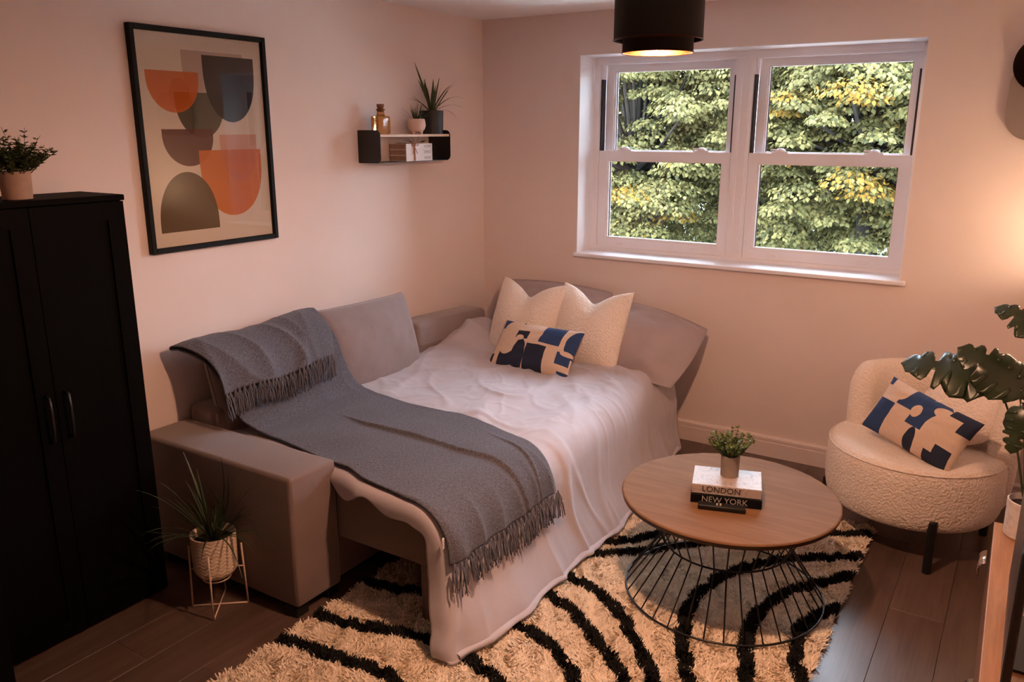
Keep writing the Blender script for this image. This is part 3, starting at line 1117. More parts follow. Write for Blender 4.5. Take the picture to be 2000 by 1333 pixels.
# ------------------------------------------------------------------ framed print
FY0, FY1, FZ0, FZ1 = -2.38, -1.727, 1.272, 2.148
pf = thing('framed_print', 'black-framed abstract print of overlapping bowl shapes on the left wall', 'picture', (0.0, (FY0 + FY1) / 2, FZ0))
fw = 0.021
b = MB()
xf = 0.028
for (ya, yb, za, zb) in ((FY0, FY0 + fw, FZ0, FZ1), (FY1 - fw, FY1, FZ0, FZ1), (FY0 + fw, FY1 - fw, FZ1 - fw, FZ1), (FY0 + fw, FY1 - fw, FZ0, FZ0 + fw)):
    V, F = bevel_box(0.001, xf, ya, yb, za, zb, 0.002, 1)
    obj('frame_bar', V, F, 'frame_black', pf)
ART = [
    (('bowl', 0.582, 0.255, 0.931, 0.62, 2.4), srgb(196, 168, 165), 0.75),
    (('bowl', 0.446, 0.200, 0.735, 0.517, 2.2), srgb(92, 90, 78), 1.0),
    (('bowl', 0.248, 0.203, 0.829, 0.637, 2.2), srgb(226, 112, 36), 0.90),
    (('bowl', 0.712, 0.221, 0.915, 0.595, 2.6), srgb(22, 17, 22), 0.98),
    (('bowl', 0.328, 0.204, 0.560, 0.382, 2.2), srgb(100, 40, 36), 0.95),
    (('bowl', 0.672, 0.271, 0.457, 0.121, 2.6), srgb(232, 124, 40), 0.95),
    (('bowl', 0.748, 0.164, 0.533, 0.287, 2.3), srgb(222, 130, 100), 0.62),
    (('arch', 0.286, 0.238, 0.067, 0.355, 2.2), srgb(96, 76, 46), 0.97),
]
M['art'] = print_material('abstract_print', srgb(248, 236, 232), ART, 0.8)
py0, py1, pz0, pz1 = -2.348, -1.75, 1.294, 2.126
obj('print', [(0.010, py0 - 0.012, pz0 - 0.01), (0.010, py1 + 0.01, pz0 - 0.01), (0.010, py1 + 0.01, pz1 + 0.01), (0.010, py0 - 0.012, pz1 + 0.01)], [(0, 1, 2, 3)], 'art', pf,
    uv=[(-0.02, -0.012), (1.017, -0.012), (1.017, 1.012), (-0.02, 1.012)])
V, F = box_data(0.016, 0.018, FY0 + fw - 0.003, FY1 - fw + 0.003, FZ0 + fw - 0.003, FZ1 - fw + 0.003)
obj('glazing', V, F, 'pane', pf)

# ------------------------------------------------------------------ floating shelf and what stands on it
SY0, SY1, SZ0, SZ1, SD = -1.138, -0.549, 1.592, 1.756, 0.152
sh = thing('floating_shelf', 'small black metal wall shelf with rounded sides and a pale wood board', 'shelf', (0.0, (SY0 + SY1) / 2, SZ0))


def round_panel(y, thick):
    """rounded rectangle plate in the xz plane"""
    r_ = 0.028
    P_ = []
    for (cx, cz, a0) in ((SD - r_, SZ1 - r_, 0), (r_ * 0.2, SZ1 - r_ * 0.2, 90), (r_ * 0.2, SZ0 + r_ * 0.2, 180), (SD - r_, SZ0 + r_, 270)):
        rr = r_ if cx > 0.05 else r_ * 0.2
        for k in range(7):
            a = math.radians(a0 + 90 * k / 6)
            P_.append((cx + rr * math.cos(a), cz + rr * math.sin(a)))
    n = len(P_)
    V = [(x, y, z) for x, z in P_] + [(x, y + thick, z) for x, z in P_]
    F = [tuple(range(n)), tuple(n + i for i in reversed(range(n)))] + [(i, n + i, n + (i + 1) % n, (i + 1) % n) for i in range(n)]
    return V, F


for y in (SY0, SY1 - 0.003):
    V, F = round_panel(y, 0.003)
    obj('side_plate', V, F, 'black_metal', sh)
bbox('bottom_plate', (0.0, SD - 0.02, SY0 + 0.003, SY1 - 0.003, SZ0, SZ0 + 0.003), 'black_metal', sh, r=0.0008, seg=1)
bbox('board', (0.002, SD - 0.004, SY0 + 0.0035, SY1 - 0.0035, 1.722, 1.735), 'oak_light', sh, r=0.0015)
ZB = 1.735
# amber bottle
bt = thing('glass_bottle', 'small square amber glass bottle with a cork on the wall shelf', 'bottle', (0.082, -1.048, ZB))
V, F = bevel_box(0.056, 0.108, -1.098, -0.998, ZB + 0.0005, ZB + 0.092, 0.010, 3)
bo = obj('glass', V, F, 'amber', bt, smooth=True)
MB().lathe((0.082, -1.048, ZB), [(0.030, 0.088), (0.020, 0.096), (0.018, 0.118), (0.023, 0.120), (0.023, 0.126), (0.0, 0.126)], 24).build('neck', 'amber', bt, smooth=True)
MB().lathe((0.082, -1.048, ZB), [(0.0, 0.112), (0.014, 0.112), (0.016, 0.134), (0.019, 0.136), (0.019, 0.150), (0.0, 0.150)], 20).build('cork', 'cork', bt)
# blush footed pot
bp_ = thing('potted_plant', 'tiny grass plant in a blush footed pot on the wall shelf', 'plant', (0.095, -0.776, ZB))
c = (0.095, -0.776, ZB)
MB().lathe(c, [(0.0, 0.012), (0.030, 0.012), (0.044, 0.026), (0.050, 0.045), (0.048, 0.066), (0.044, 0.080), (0.040, 0.080), (0.042, 0.066), (0.0, 0.066)], 36).build('pot', 'pot_pink', bp_, smooth=True)
for k in range(3):
    a = 2 * PI * k / 3 + 0.5
    MB().lathe((c[0] + 0.026 * math.cos(a), c[1] + 0.026 * math.sin(a), c[2]), [(0.0, 0.0), (0.006, 0.0), (0.010, 0.018), (0.0, 0.018)], 12).build('foot', 'pot_pink', bp_)
grass_plant('leaf', bp_, (c[0], c[1], c[2] + 0.064), 26, 0.105, 0.004, 1.1, 0.7, 'leaf_dark', 14)
# black pot with strap-leaf plant
bk = thing('potted_plant', 'spiky strap-leaf plant in a black cylinder pot on the wall shelf', 'plant', (0.082, -0.622, ZB))
c = (0.082, -0.622, ZB)
pot(bk, c, 0.060, 0.064, 0.126, 'pot_black')
grass_plant('leaf', bk, (c[0], c[1], c[2] + 0.112), 15, 0.20, 0.0125, 0.75, 0.45, 'leaf_olive', 24,
            extra=[((0.02, -0.55, 1), 0.30, 0.013, 0.05), ((0.1, 0.9, 0.75), 0.30, 0.0085, 0.9), ((0.1, 1.0, 0.5), 0.27, 0.007, 0.7), ((0.1, -1.0, 0.6), 0.26, 0.007, 0.6), ((0.2, -0.7, 0.8), 0.26, 0.009, 0.3), ((0.0, 0.8, 1.0), 0.24, 0.010, 0.5), ((0.3, 0.6, 0.35), 0.17, 0.005, 1.4)],
            fit=lambda v: (max(v[0], 0.006 + 0.02 * max(0.0, v[0])), v[1], v[2]))
# three white books tied with twine
BX0, BX1, BY0, BY1 = 0.012, 0.128, -0.908, -0.686
zb = SZ0 + 0.003
for k, (word, lab) in enumerate((('HOME', 'bottom'), ('SWEET', 'middle'), ('HOME', 'top'))):
    z0, z1 = zb + k * 0.0305, zb + k * 0.0305 + 0.030
    bk_ = thing('book', 'white decorative book, %s of the tied stack in the wall shelf' % lab, 'book', ((BX0 + BX1) / 2, (BY0 + BY1) / 2, z0), 'tied books in the wall shelf')
    b = MB()
    b.box(BX0, BX1, BY0, BY1, z0 + 0.0002, z0 + 0.003).box(BX0, BX1, BY0, BY1, z1 - 0.003, z1)
    b.box(BX1 - 0.004, BX1, BY0, BY1, z0 + 0.003, z1 - 0.003)
    b.build('cover', 'book_white', bk_)
    V, F = box_data(BX0 + 0.004, BX1 - 0.004, BY0 + 0.001, BY1 - 0.003, z0 + 0.003, z1 - 0.003)
    obj('pages', V, F, 'book_kraft', bk_)
    text_mesh('lettering', word, 0.022, 'ink_grey', frame_mat((BX1 + 0.0003, -0.725, (z0 + z1) / 2), (0, 1, 0), (0, 0, 1)), bk_)
tw = MB()
zt0, zt1 = zb - 0.0002, zb + 0.0925
yt = -0.845
for dy in (0.0, 0.006):
    tw.tube([(BX0 - 0.003, yt + dy, zt0 + 0.003), (BX0 - 0.003, yt + dy, zt1), (BX1 + 0.003, yt + dy, zt1), (BX1 + 0.003, yt + dy + 0.002, zt0 + 0.003)], 0.0022, 6)
for sx in (-1, 1):
    tw.tube(catmull([(BX1 + 0.004, yt, zt1 - 0.012), (BX1 + 0.010, yt + sx * 0.018, zt1 + 0.004), (BX1 + 0.008, yt + sx * 0.026, zt1 - 0.010), (BX1 + 0.004, yt, zt1 - 0.014)], 5), 0.002, 6)
    tw.tube(catmull([(BX1 + 0.004, yt, zt1 - 0.014), (BX1 + 0.008, yt + sx * 0.010, zt1 - 0.035), (BX1 + 0.006, yt + sx * 0.016 + 0.006, zt1 - 0.055)], 5), 0.0018, 6)
two = tw.build('twine_bow', 'twine', None, loc=(BX1, yt, zt1))
tag(two, 'jute twine bow tied around the white books in the wall shelf', 'twine')
sg = thing('sprig', 'small artificial leaf sprig lying on the tied white books', 'sprig', (0.075, -0.80, zt1 + 0.003))
for k in range(9):
    a = -0.9 + 0.25 * k
    mb_ = MB()
    blade(mb_, (0.085, -0.815 + 0.012 * k, zt1 + 0.004), (0.3 * math.sin(a * 3), math.sin(a), 0.35), 0.055, 0.008, 0.5)
    mb_.build('leaf', 'leaf_dark' if k % 3 else 'leaf_olive', sg, smooth=True)

# ------------------------------------------------------------------ pendant lamp
pc = (2.175, -2.45)
pd = thing('pendant_lamp', 'black two-tier drum pendant lamp with copper lining hanging from the ceiling', 'lamp', (pc[0], pc[1], H))
ZO = 1.962
def tier(name, r, z0, z1):
    MB().lathe((pc[0], pc[1], 0), [(r, z0), (r, z1), (r - 0.0015, z1), (r - 0.0015, z0)], 64, close=True).build(name, 'shade', pd, smooth=False)
    MB().lathe((pc[0], pc[1], 0), [(r - 0.0017, z0 + 0.001), (r - 0.0017, z1 - 0.001), (r - 0.0025, z1 - 0.001), (r - 0.0025, z0 + 0.001)], 64, close=True).build(name.replace('shade', 'lining'), 'copper', pd, smooth=False)
    MB().ring((pc[0], pc[1], z0), r, 0.0018, 64, 6).build('rim', 'copper', pd, smooth=True)
tier('outer_shade', 0.104, ZO, ZO + 0.16)
tier('inner_shade', 0.083, ZO - 0.028, ZO + 0.13)
b = MB()
for k in range(3):
    a = 2 * PI * k / 3
    b.tube([(pc[0], pc[1], ZO + 0.12), (pc[0] + 0.104 * math.cos(a), pc[1] + 0.104 * math.sin(a), ZO + 0.12)], 0.002, 6)
b.lathe((pc[0], pc[1], ZO + 0.08), [(0.0, 0), (0.02, 0), (0.02, 0.06), (0.0, 0.06)], 20)
b.build('spider', 'black_metal', pd)
MB().tube([(pc[0], pc[1], ZO + 0.13), (pc[0], pc[1], H - 0.02)], 0.004, 8).build('cable', 'black_metal', pd)
MB().lathe((pc[0], pc[1], H), [(0.0, 0), (0.05, 0), (0.045, -0.02), (0.0, -0.022)], 32).build('ceiling_rose', 'white', pd)
V, F = [], []
mb_ = MB()
mb_.lathe((pc[0], pc[1], ZO - 0.022), [(0.0, 0.008), (0.018, 0.012), (0.029, 0.030), (0.030, 0.045), (0.022, 0.070), (0.014, 0.085), (0.014, 0.10)], 24)
mb_.build('bulb', 'bulb', pd, smooth=True)
ld = bpy.data.lights.new('pendant_light', 'POINT')
ld.energy = L_PENDANT
ld.color = C_PENDANT
ld.shadow_soft_size = 0.035
lo_ = bpy.data.objects.new('pendant_light', ld)
COL.objects.link(lo_)
lo_.parent = pd
lo_.location = (0, 0, ZO - 0.008 - H)

# ------------------------------------------------------------------ floor lamp in the corner, just outside the frame
LX, LY = 3.20, -0.33
flp = thing('floor_lamp', 'floor lamp glowing in the corner right of the armchair', 'lamp', (LX, LY, 0))
MB().lathe((LX, LY, 0), [(0.0, 0), (0.13, 0), (0.13, 0.015), (0.02, 0.025), (0.0, 0.025)], 40).build('base', 'black_metal', flp)
MB().tube([(LX, LY, 0.02), (LX, LY, 1.14)], 0.01, 10).build('pole', 'black_metal', flp)
MB().lathe((LX, LY, 0), [(0.05, 1.10), (0.13, 1.22), (0.128, 1.22), (0.048, 1.10)], 48, close=True).build('lamp_shade', 'shade', flp)
MB().lathe((LX, LY, 1.14), [(0.0, 0.0), (0.015, 0.0), (0.03, 0.04), (0.032, 0.075), (0.018, 0.10), (0.0, 0.105)], 20).build('bulb', 'bulb2', flp, smooth=True)
ld = bpy.data.lights.new('floor_lamp_light', 'POINT')
ld.energy = L_FLOOR
ld.color = C_FLOOR
ld.shadow_soft_size = 0.04
lo_ = bpy.data.objects.new('floor_lamp_light', ld)
COL.objects.link(lo_)
lo_.parent = flp
lo_.location = (0, 0, 1.285)

# ------------------------------------------------------------------ sofa bed
sofa = thing('sofa_bed', 'taupe velvet sofa bed pulled out along the left wall', 'sofa', (0.45, -1.3, 0))
AY0, AY1, AX1, AZ = -2.525, -2.295, 0.885, 0.56
V, F = bevel_box(0.02, AX1, AY0, AY1, 0.045, AZ, 0.016, 4)
arm = obj('arm', V, F, 'sofa', sofa, smooth=True)
# seams along the front panel of the arm
sb = MB()
e = 0.010
P_ = [(AX1 - 0.004, AY0 + e, 0.05), (AX1 - 0.004, AY0 + e, AZ - e), (AX1 - 0.004, AY1 - e, AZ - e), (AX1 - 0.004, AY1 - e, 0.05)]
sb.tube([(AX1 - 0.0065, AY0 + 0.0065, 0.06), (AX1 - 0.0065, AY0 + 0.0065, AZ - 0.0065), (AX1 - 0.0065, AY1 - 0.0065, AZ - 0.0065), (AX1 - 0.0065, AY1 - 0.0065, 0.06)], 0.003, 6)
sb.build('piping', 'sofa', arm, smooth=True)
# far arm against the window wall
V, F = bevel_box(0.02, 0.885, -0.24, -0.025, 0.045, AZ, 0.016, 4)
obj('arm', V, F, 'sofa', sofa, smooth=True)
V, F = bevel_box(0.02, 0.20, -2.29, -0.245, 0.05, 0.62, 0.03, 4)
obj('back_frame', V, F, 'sofa', sofa, smooth=True)
bbox('seat_base', (0.20, 0.86, -2.285, -0.245, 0.05, 0.40), 'sofa', sofa, r=0.012, smooth=True)
for fx in (0.84, 0.08):
    for fy in (-2.49, -2.33, -0.07):
        bbox('foot', (fx - 0.03, fx + 0.03, fy - 0.03, fy + 0.03, 0.0, 0.045), 'rubber', sofa, r=0.003)
# pulled-out bed section
bbox('side_rail', (0.87, 1.335, -2.290, -2.262, 0.235, 0.475), 'sofa', sofa, r=0.008, smooth=True)
bbox('front_panel', (1.335, 1.395, -2.290, -0.75, 0.235, 0.475), 'sofa', sofa, r=0.008, smooth=True)
bbox('mattress', (0.30, 1.30, -2.262, -0.34, 0.40, 0.488), 'sofa', sofa, r=0.02, seg=3, smooth=True)
for fy in (-2.29, -0.75):
    bbox('leg', (1.275, 1.345, fy, fy + 0.06, 0.0, 0.24), 'sofa', sofa, r=0.006)


# ------------------------------------------------------------------ cushions
def cushion_data(w, h, t, n=34, bow=0.06, power=0.5, chop=0.0, flange=0.0, wrinkle=0.004, seed=0.0, sag=0.0):
    """pillow in local axes: x width, y height, z thickness; front sheet then back sheet"""
    V, UV = [], []
    for side in (1, -1):
        for i in range(n):
            for j in range(n):
                u = -1 + 2 * i / (n - 1)
                v = -1 + 2 * j / (n - 1)
                # crowd samples towards the rim
                u = math.sin(u * PI / 2) * 0.6 + u * 0.4
                v = math.sin(v * PI / 2) * 0.6 + v * 0.4
                fu, fv = abs(u), abs(v)
                fl_ = flange
                iu = min(1.0, fu / (1 - fl_)) if fl_ else fu
                iv = min(1.0, fv / (1 - fl_)) if fl_ else fv
                x = u * w / 2 * (1 - bow * (1 - v * v))
                y = v * h / 2 * (1 - bow * (1 - u * u))
                th = t / 2 * (max(0.0, (1 - iu ** 2) * (1 - iv ** 2)) ** power)
                d = 1.0
                if chop:
                    g_ = math.exp(-(abs(u) / 0.42) ** 1.6)
                    dv = sm(-0.4, 1.0, v)
                    y -= chop * g_ * dv * dv
                    th *= 1 - 0.35 * g_ * dv
                    ear = max(0.0, fu - 0.55) / 0.45
                    y += chop * 0.10 * ear * sm(0.3, 1.0, v)
                if sag:
                    y -= sag * (1 - u * u) * sm(-1, 1, v)
                wr = wrinkle * (nz(u * 2.3 + seed, v * 2.3, side) + 0.6 * nz(u * 6 + seed, v * 5, side + 3)) * (1 - iu ** 4) * (1 - iv ** 4) * 2
                # seam puckers
                pk = wrinkle * 0.8 * math.sin((u if fv > fu else v) * 24 + seed) * (max(iu, iv) ** 6) * (1 - max(iu, iv)) * 4
                V.append((x, y, side * max(th + wr + pk, 0.0012 if (fl_ or True) else 0)))
                UV.append(((u + 1) / 2, (v + 1) / 2))
    F = grid_faces(n, n, 0)
    F += [tuple(reversed(f)) for f in grid_faces(n, n, n * n)]
    o = n * n
    rim = [i * n for i in range(n)] + [(n - 1) * n + j for j in range(1, n)] + [i * n + n - 1 for i in range(n - 2, -1, -1)] + [j for j in range(n - 2, 0, -1)]
    for a, b in zip(rim, rim[1:] + rim[:1]):
        F.append((a, b, b + o, a + o)[::-1])
    return V, F, UV


def cushion(name, label, cat, center, right, up, w, h, t, mat, group=None, piping=None, **kw):
    V, F, UV = cushion_data(w, h, t, **kw)
    me = mesh_from(name, V, F, mat, True, UV)
    M4 = frame_mat((0, 0, 0), right, up)
    if piping:
        root = thing(name, label, cat, center, group)
        me.transform(M4)
        put('cover', me, root, world=False)
        n = kw.get('n', 34)
        rim = [i * n for i in range(n)] + [(n - 1) * n + j for j in range(1, n)] + [i * n + n - 1 for i in range(n - 2, -1, -1)] + [j for j in range(n - 2, -1, -1)]
        mb = MB()
        mb.tube([M4 @ Vector((V[i][0], V[i][1], 0)) for i in rim], 0.003, 6)
        mb.build('piping', piping, root, world=False, smooth=True)
        return root
    me.transform(M4)
    o = put(name, me, None, center, world=False)
    return tag(o, label, cat, group)


cushion('back_cushion', 'taupe velvet back cushion left uncovered on the sofa', 'cushion', (0.185, -1.31, 0.70), (0, 1, -0.02), (-0.30, 0.02, 1), 0.65, 0.43, 0.20, 'cushion_taupe', 'sofa back cushions', piping='cushion_taupe', bow=0.03, power=0.32, seed=1.3)
cushion('back_cushion', 'taupe velvet back cushion under the slate throw', 'cushion', (0.150, -1.965, 0.675), (0, 1, 0), (-0.26, 0, 1), 0.58, 0.42, 0.15, 'cushion_taupe', 'sofa back cushions', piping='cushion_taupe', bow=0.02, power=0.30, seed=2.9)
V, F = bevel_box(0.02, 0.20, -0.945, -0.265, 0.50, 0.725, 0.035, 5)
V = [(x + 0.008 * nz(x * 6, y * 4, z * 6), y, z + (0.012 * nz(y * 3, 2) - 0.03 * sm(-0.8, -0.2, y)) * sm(0.6, 0.7, z)) for x, y, z in V]
o = obj('bolster', V, F, 'cushion_taupe', None, (0.11, -0.60, 0.50), smooth=True)
tag(o, 'long boxy taupe bolster lying along the wall in the sofa corner', 'bolster')

# ------------------------------------------------------------------ duvet
ZT = 0.525
def puff(x, y):
    """gentle unevenness of the bed top"""
    z = 0.014 * nz(x * 2.1, y * 1.9, 3.0) + 0.008 * nz(x * 4.5, y * 4.0, 8.0)
    z += 0.10 * math.exp(-((x - 0.22) / 0.16) ** 2 - ((y + 0.42) / 0.26) ** 2)
    z += 0.020 * math.exp(-((x - 0.2) / 0.22) ** 2) * sm(-2.0, -1.3, y)
    z -= 0.012 * sm(1.0, 1.4, x)
    return z


def bed_point(s, y):
    """s: arc length across the bed, starting at x = 0.13; returns point and outward normal in xz"""
    flat = 1.17                      # flat until x = 1.30
    R = 0.17
    if s <= flat:
        return 0.13 + s, ZT, 0.0, 1.0
    a = (s - flat) / R
    amax = math.radians(79)
    if a <= amax:
        return 1.30 + R * math.sin(a), ZT - R * (1 - math.cos(a)), math.sin(a), math.cos(a)
    rest = (a - amax) * R
    px, pz = 1.30 + R * math.sin(amax), ZT - R * (1 - math.cos(amax))
    dx, dz = math.cos(amax), -math.sin(amax)
    return px + dx * rest, pz + dz * rest, math.sin(amax), math.cos(amax)


S_FLAT = 1.17
S_END = 1.17 + 0.17 * math.radians(79) + (ZT - 0.17 * (1 - math.cos(math.radians(79))) - 0.03) / math.sin(math.radians(79))


def throw_range(s):
    """near and far y of the throw at arc length s"""
    x = 0.13 + s
    yf = interp(x, [(0.1, -1.50), (0.33, -1.57), (0.68, -1.612), (0.96, -1.603), (1.27, -1.655), (1.50, -1.70), (1.8, -1.66)])
    yn = interp(x, [(0.1, -2.20), (0.59, -2.255), (0.95, -2.295), (1.05, -2.335), (1.25, -2.36), (1.47, -2.385), (1.8, -2.415)])
    return yn, yf


def ridge(v):
    return (1 - min(1.0, abs(v) * 2.2)) ** 2


def crease(v, w=0.09):
    return math.exp(-(v / w) ** 2)


def near_edge(s):
    x = 0.13 + s
    return interp(x, [(0.80, -2.282), (0.92, -2.30), (1.05, -2.345), (1.6, -2.365), (2.0, -2.40)])


def duvet_disp(s, y):
    """wrinkle height along the normal"""
    yn, yf = throw_range(s)
    under = sm(yf + 0.03, yf - 0.03, y) if y > yn - 0.2 else 1.0
    under = 1.0 if y < yf - 0.03 else (1 - sm(yf - 0.03, yf + 0.03, y))
    side = sm(1.15, 1.36, s)
    q = y + 0.10 * nz(s * 1.3, y * 1.5, 7) + 0.25 * (s - 1.2) * 0.3
    q += 0.10 * nz(y * 2.2, s * 0.6, 12)
    mod = 0.35 + 0.9 * sm(-0.25, 0.35, nz(y * 2.7, s * 0.8, 21))
    hang = mod * (0.016 * ridge(nz(q * 3.1, s * 0.7, 1.0)) + 0.012 * crease(nz(q * 4.3 + 4, s * 0.9, 2.0), 0.12) + 0.008 * crease(nz(q * 7.3, s * 1.5 + 0.4 * q, 6.0))) + 0.008 * nz(q * 4, s * 1.6, 9)
    # creases radiating over the top from the pillows, and fine crumpling
    ang = math.atan2(s - 0.65, -(y + 0.35))
    rad = math.hypot(s - 0.65, y + 0.35)
    top = 0.012 * crease(nz(ang * 3.4 + 2, rad * 1.2, 5.0), 0.14) + 0.006 * crease(nz(s * 3.2 + 2.6 * y, y * 2.0 - s, 4.0)) + 0.0035 * crease(nz(s * 6.5 + 2 * y, y * 4.0 - 2 * s, 14.0)) + 0.002 * crease(nz(s * 9, y * 8 + s, 24.0), 0.12) + 0.006 * nz(s * 4, y * 4, 6)
    amp = 1 - 0.75 * under
    return (hang * side + top * (1 - side)) * amp


def bed_surface(s, y, off=0.0):
    x, z, nx, nzv = bed_point(s, y)
    top = 1 - sm(1.1, 1.4, s)
    z += puff(x, y) * top
    return x + nx * off, y, z + nzv * off


Y_FAR = -0.235
nu, nv_main, n_near, n_far = 250, 290, 12, 8
V = []
rows = n_far + nv_main + n_near
for i in range(nu):
    s = S_END * i / (nu - 1)
    x, z, nx, nzv = bed_point(s, 0)
    ye = near_edge(s)
    low = sm(1.5, S_END, s)
    spread = 0.05 * low * low
    side = sm(1.12, 1.40, s)
    L_near = (0.085 + 0.018 * math.sin(s * 17 + 0.5) + 0.012 * math.sin(s * 31)) * (1 - side) + (0.105 + 0.012 * math.sin(s * 9)) * side
    L_near *= sm(0.68, 0.80, s)
    L_far = 0.06 + 0.10 * side
    for j in range(rows):
        rr = 0.045
        if j < n_far:
            t = (n_far - j) / n_far
            d = t * L_far
            yb = Y_FAR
            sy = 1.0
        elif j < n_far + nv_main:
            t = 0.0
            d = 0.0
            yb = Y_FAR + (ye - Y_FAR) * (j - n_far) / (nv_main - 1)
            sy = 0.0
        else:
            t = (j - n_far - nv_main + 1) / n_near
            d = t * L_near
            yb = ye
            sy = -1.0
        a = min(d / rr, PI / 2)
        inward = rr * (1 - math.cos(a)) + max(0.0, d - rr * PI / 2)
        y = yb + sy * rr * math.sin(a) * (0.75 if sy < 0 else 0.4)
        X, Y, Z = bed_surface(s, yb)
        h = duvet_disp(s, yb) * (1 - 0.5 * min(1, d / 0.05))
        # near corner of the hang spreads out on the floor
        corner = low * sm(-1.9, -2.4, yb)
        X += nx * (h - inward) + spread + 0.02 * low * ridge(nz(yb * 4, 3.3)) + 0.02 * corner * nz(yb * 11, s * 9, 4) - 0.03 * corner * corner - (0.06 * side + 0.05 * low) * sm(-0.95, -0.25, yb)
        Z += nzv * (h - inward)
        y += -0.05 * corner + 0.015 * corner * nz(s * 13, yb * 6, 2)
        if s > 1.17 and Z < 0.034:
            Z = 0.034 + 0.004 * nz(yb * 9, s * 9)
        V.append((X, y, Z))
F = grid_faces(nu, rows)
F = [tuple(reversed(f)) for f in F]
me = mesh_from('duvet', V, F, 'duvet', True)
o = put('duvet', me, None, (0.85, -1.3, 0.50))
tag(o, 'mauve-grey crumpled duvet spread over the pulled-out bed and hanging to the rug', 'duvet')
md = o.modifiers.new('thickness', 'SOLIDIFY'); md.thickness = 0.010; md.offset = -1

# folded hem lying on the rug along the front of the bed
edge_pts = [Vector(V[(nu - 1) * rows + j]) for j in range(n_far + 6, n_far + nv_main)]
HV = []
for k_, p_ in enumerate(edge_pts):
    wv = 1 + 0.35 * nz(p_.y * 6, 5.0)
    for k in range(9):
        a = PI * k / 8
        HV.append((p_.x - 0.012 + (0.022 + 0.010 * nz(p_.y * 3.1, 8.0)) * math.sin(a) * wv, p_.y, 0.034 + 0.011 * (1 + math.cos(a)) * wv))
put('hem_fold', mesh_from('hem_fold', HV, grid_faces(len(edge_pts), 9), 'duvet', True), o)

# ------------------------------------------------------------------ pillows on the bed
cushion('pillow', 'mauve-grey sleeping pillow standing behind the cream cushions', 'pillow', (0.625, -0.185, 0.668), (1, -0.02, -0.015), (0.0, 0.42, 1), 0.70, 0.39, 0.20, 'pillow', 'sleeping pillows', piping='pillow', flange=0.05, bow=-0.03, power=0.65, wrinkle=0.010, sag=-0.015, seed=4.4)
cushion('pillow', 'mauve-grey sleeping pillow slumping at the bed edge nearest the window wall', 'pillow', (1.165, -0.300, 0.632), (1, -0.06, -0.13), (0.05, 0.82, 0.56), 0.74, 0.44, 0.27, 'pillow', 'sleeping pillows', piping='pillow', flange=0.05, bow=-0.05, power=0.72, wrinkle=0.012, sag=-0.035, seed=7.7)
cushion('throw_pillow', 'cream boucle cushion with a dented top, left of the pair on the bed', 'cushion', (0.585, -0.445, 0.700), (1, -0.16, 0.0), (0.05, 0.38, 1), 0.46, 0.45, 0.22, 'boucle_cushion', 'cream boucle cushions on the bed', chop=0.085, bow=0.035, power=0.5, wrinkle=0.003, seed=1.1)
cushion('throw_pillow', 'cream boucle cushion with a dented top, right of the pair on the bed', 'cushion', (0.985, -0.425, 0.700), (1, -0.10, -0.02), (-0.01, 0.40, 1), 0.45, 0.45, 0.22, 'boucle_cushion', 'cream boucle cushions on the bed', chop=0.085, bow=0.035, power=0.5, wrinkle=0.003, seed=3.1)

CR = srgb(232, 205, 182)
BL = srgb(42, 70, 118)
NV = srgb(34, 44, 70)
PAT1 = [
    (('rect', 0.02, 0.16, 0.78, 1.1), BL, 1), (('rect', 0.20, 0.30, 0.72, 1.1), BL, 1),
    (('rect', 0.12, 0.42, 0.02, 0.42), NV, 1), (('ell', 0.20, 0.62, 0.155, 0.40), CR, 1),
    (('rect', 0.30, 0.345, 0.02, 0.20), CR, 1), (('rect', -0.1, 0.055, -0.1, 0.22), NV, 1),
    (('ell', 0.37, 0.24, 0.085, 0.33), NV, 1),
    (('rect', 0.27, 0.43, 0.58, 0.76), NV, 1), (('ell', 0.33, 0.60, 0.05, 0.06), CR, 1),
    (('rect', 0.455, 0.70, -0.02, 0.50), NV, 1), (('rect', 0.58, 0.83, 0.56, 1.1), BL, 1),
    (('ell', 0.60, 0.62, 0.055, 0.20), CR, 0.0),
    (('ell', 0.985, 0.68, 0.10, 0.30), BL, 1), (('rect', 0.84, 0.99, 0.22, 0.46), BL, 1), (('ell', 0.94, 0.45, 0.07, 0.05), CR, 1),
    (('rect', 0.88, 1.1, -0.1, 0.10), BL, 1),
]
M['print1'] = print_material('blue_block_print', CR, PAT1, 0.85, True)
cushion('throw_pillow', 'small cream and blue block-print cushion in front of the boucle pair on the bed', 'cushion', (0.815, -0.715, 0.620), (1, -0.02, -0.01), (-0.02, 0.66, 0.75), 0.50, 0.285, 0.13, 'print1', 'block-print cushions', bow=0.05, power=0.5, wrinkle=0.004, seed=5.2)

# ------------------------------------------------------------------ throw blanket
TH = thing('throw_blanket', 'slate-grey woven fringed throw draped from the sofa cushion across the bed', 'blanket', (0.8, -1.95, 0.55))
# profile over the cushion: (x, z, y_near, y_far)
prof = [(0.335, 0.735, -2.352, -1.735), (0.325, 0.775, -2.350, -1.725), (0.300, 0.83, -2.352, -1.705), (0.255, 0.875, -2.358, -1.685), (0.195, 0.903, -2.372, -1.668), (0.135, 0.915, -2.385, -1.655), (0.085, 0.905, -2.385, -1.650),
        (0.075, 0.893, -2.385, -1.650), (0.13, 0.897, -2.380, -1.652), (0.19, 0.886, -2.370, -1.655), (0.245, 0.855, -2.352, -1.66), (0.285, 0.80, -2.330, -1.655), (0.300, 0.73, -2.300, -1.640), (0.305, 0.66, -2.280, -1.610), (0.325, 0.595, -2.260, -1.585), (0.375, 0.562, -2.245, -1.58)]
prof_s = catmull([Vector((p[0], p[1], p[2])) for p in prof], 5)
prof_f = catmull([Vector((p[0], p[1], p[3])) for p in prof], 5)
NC = len(prof_s)
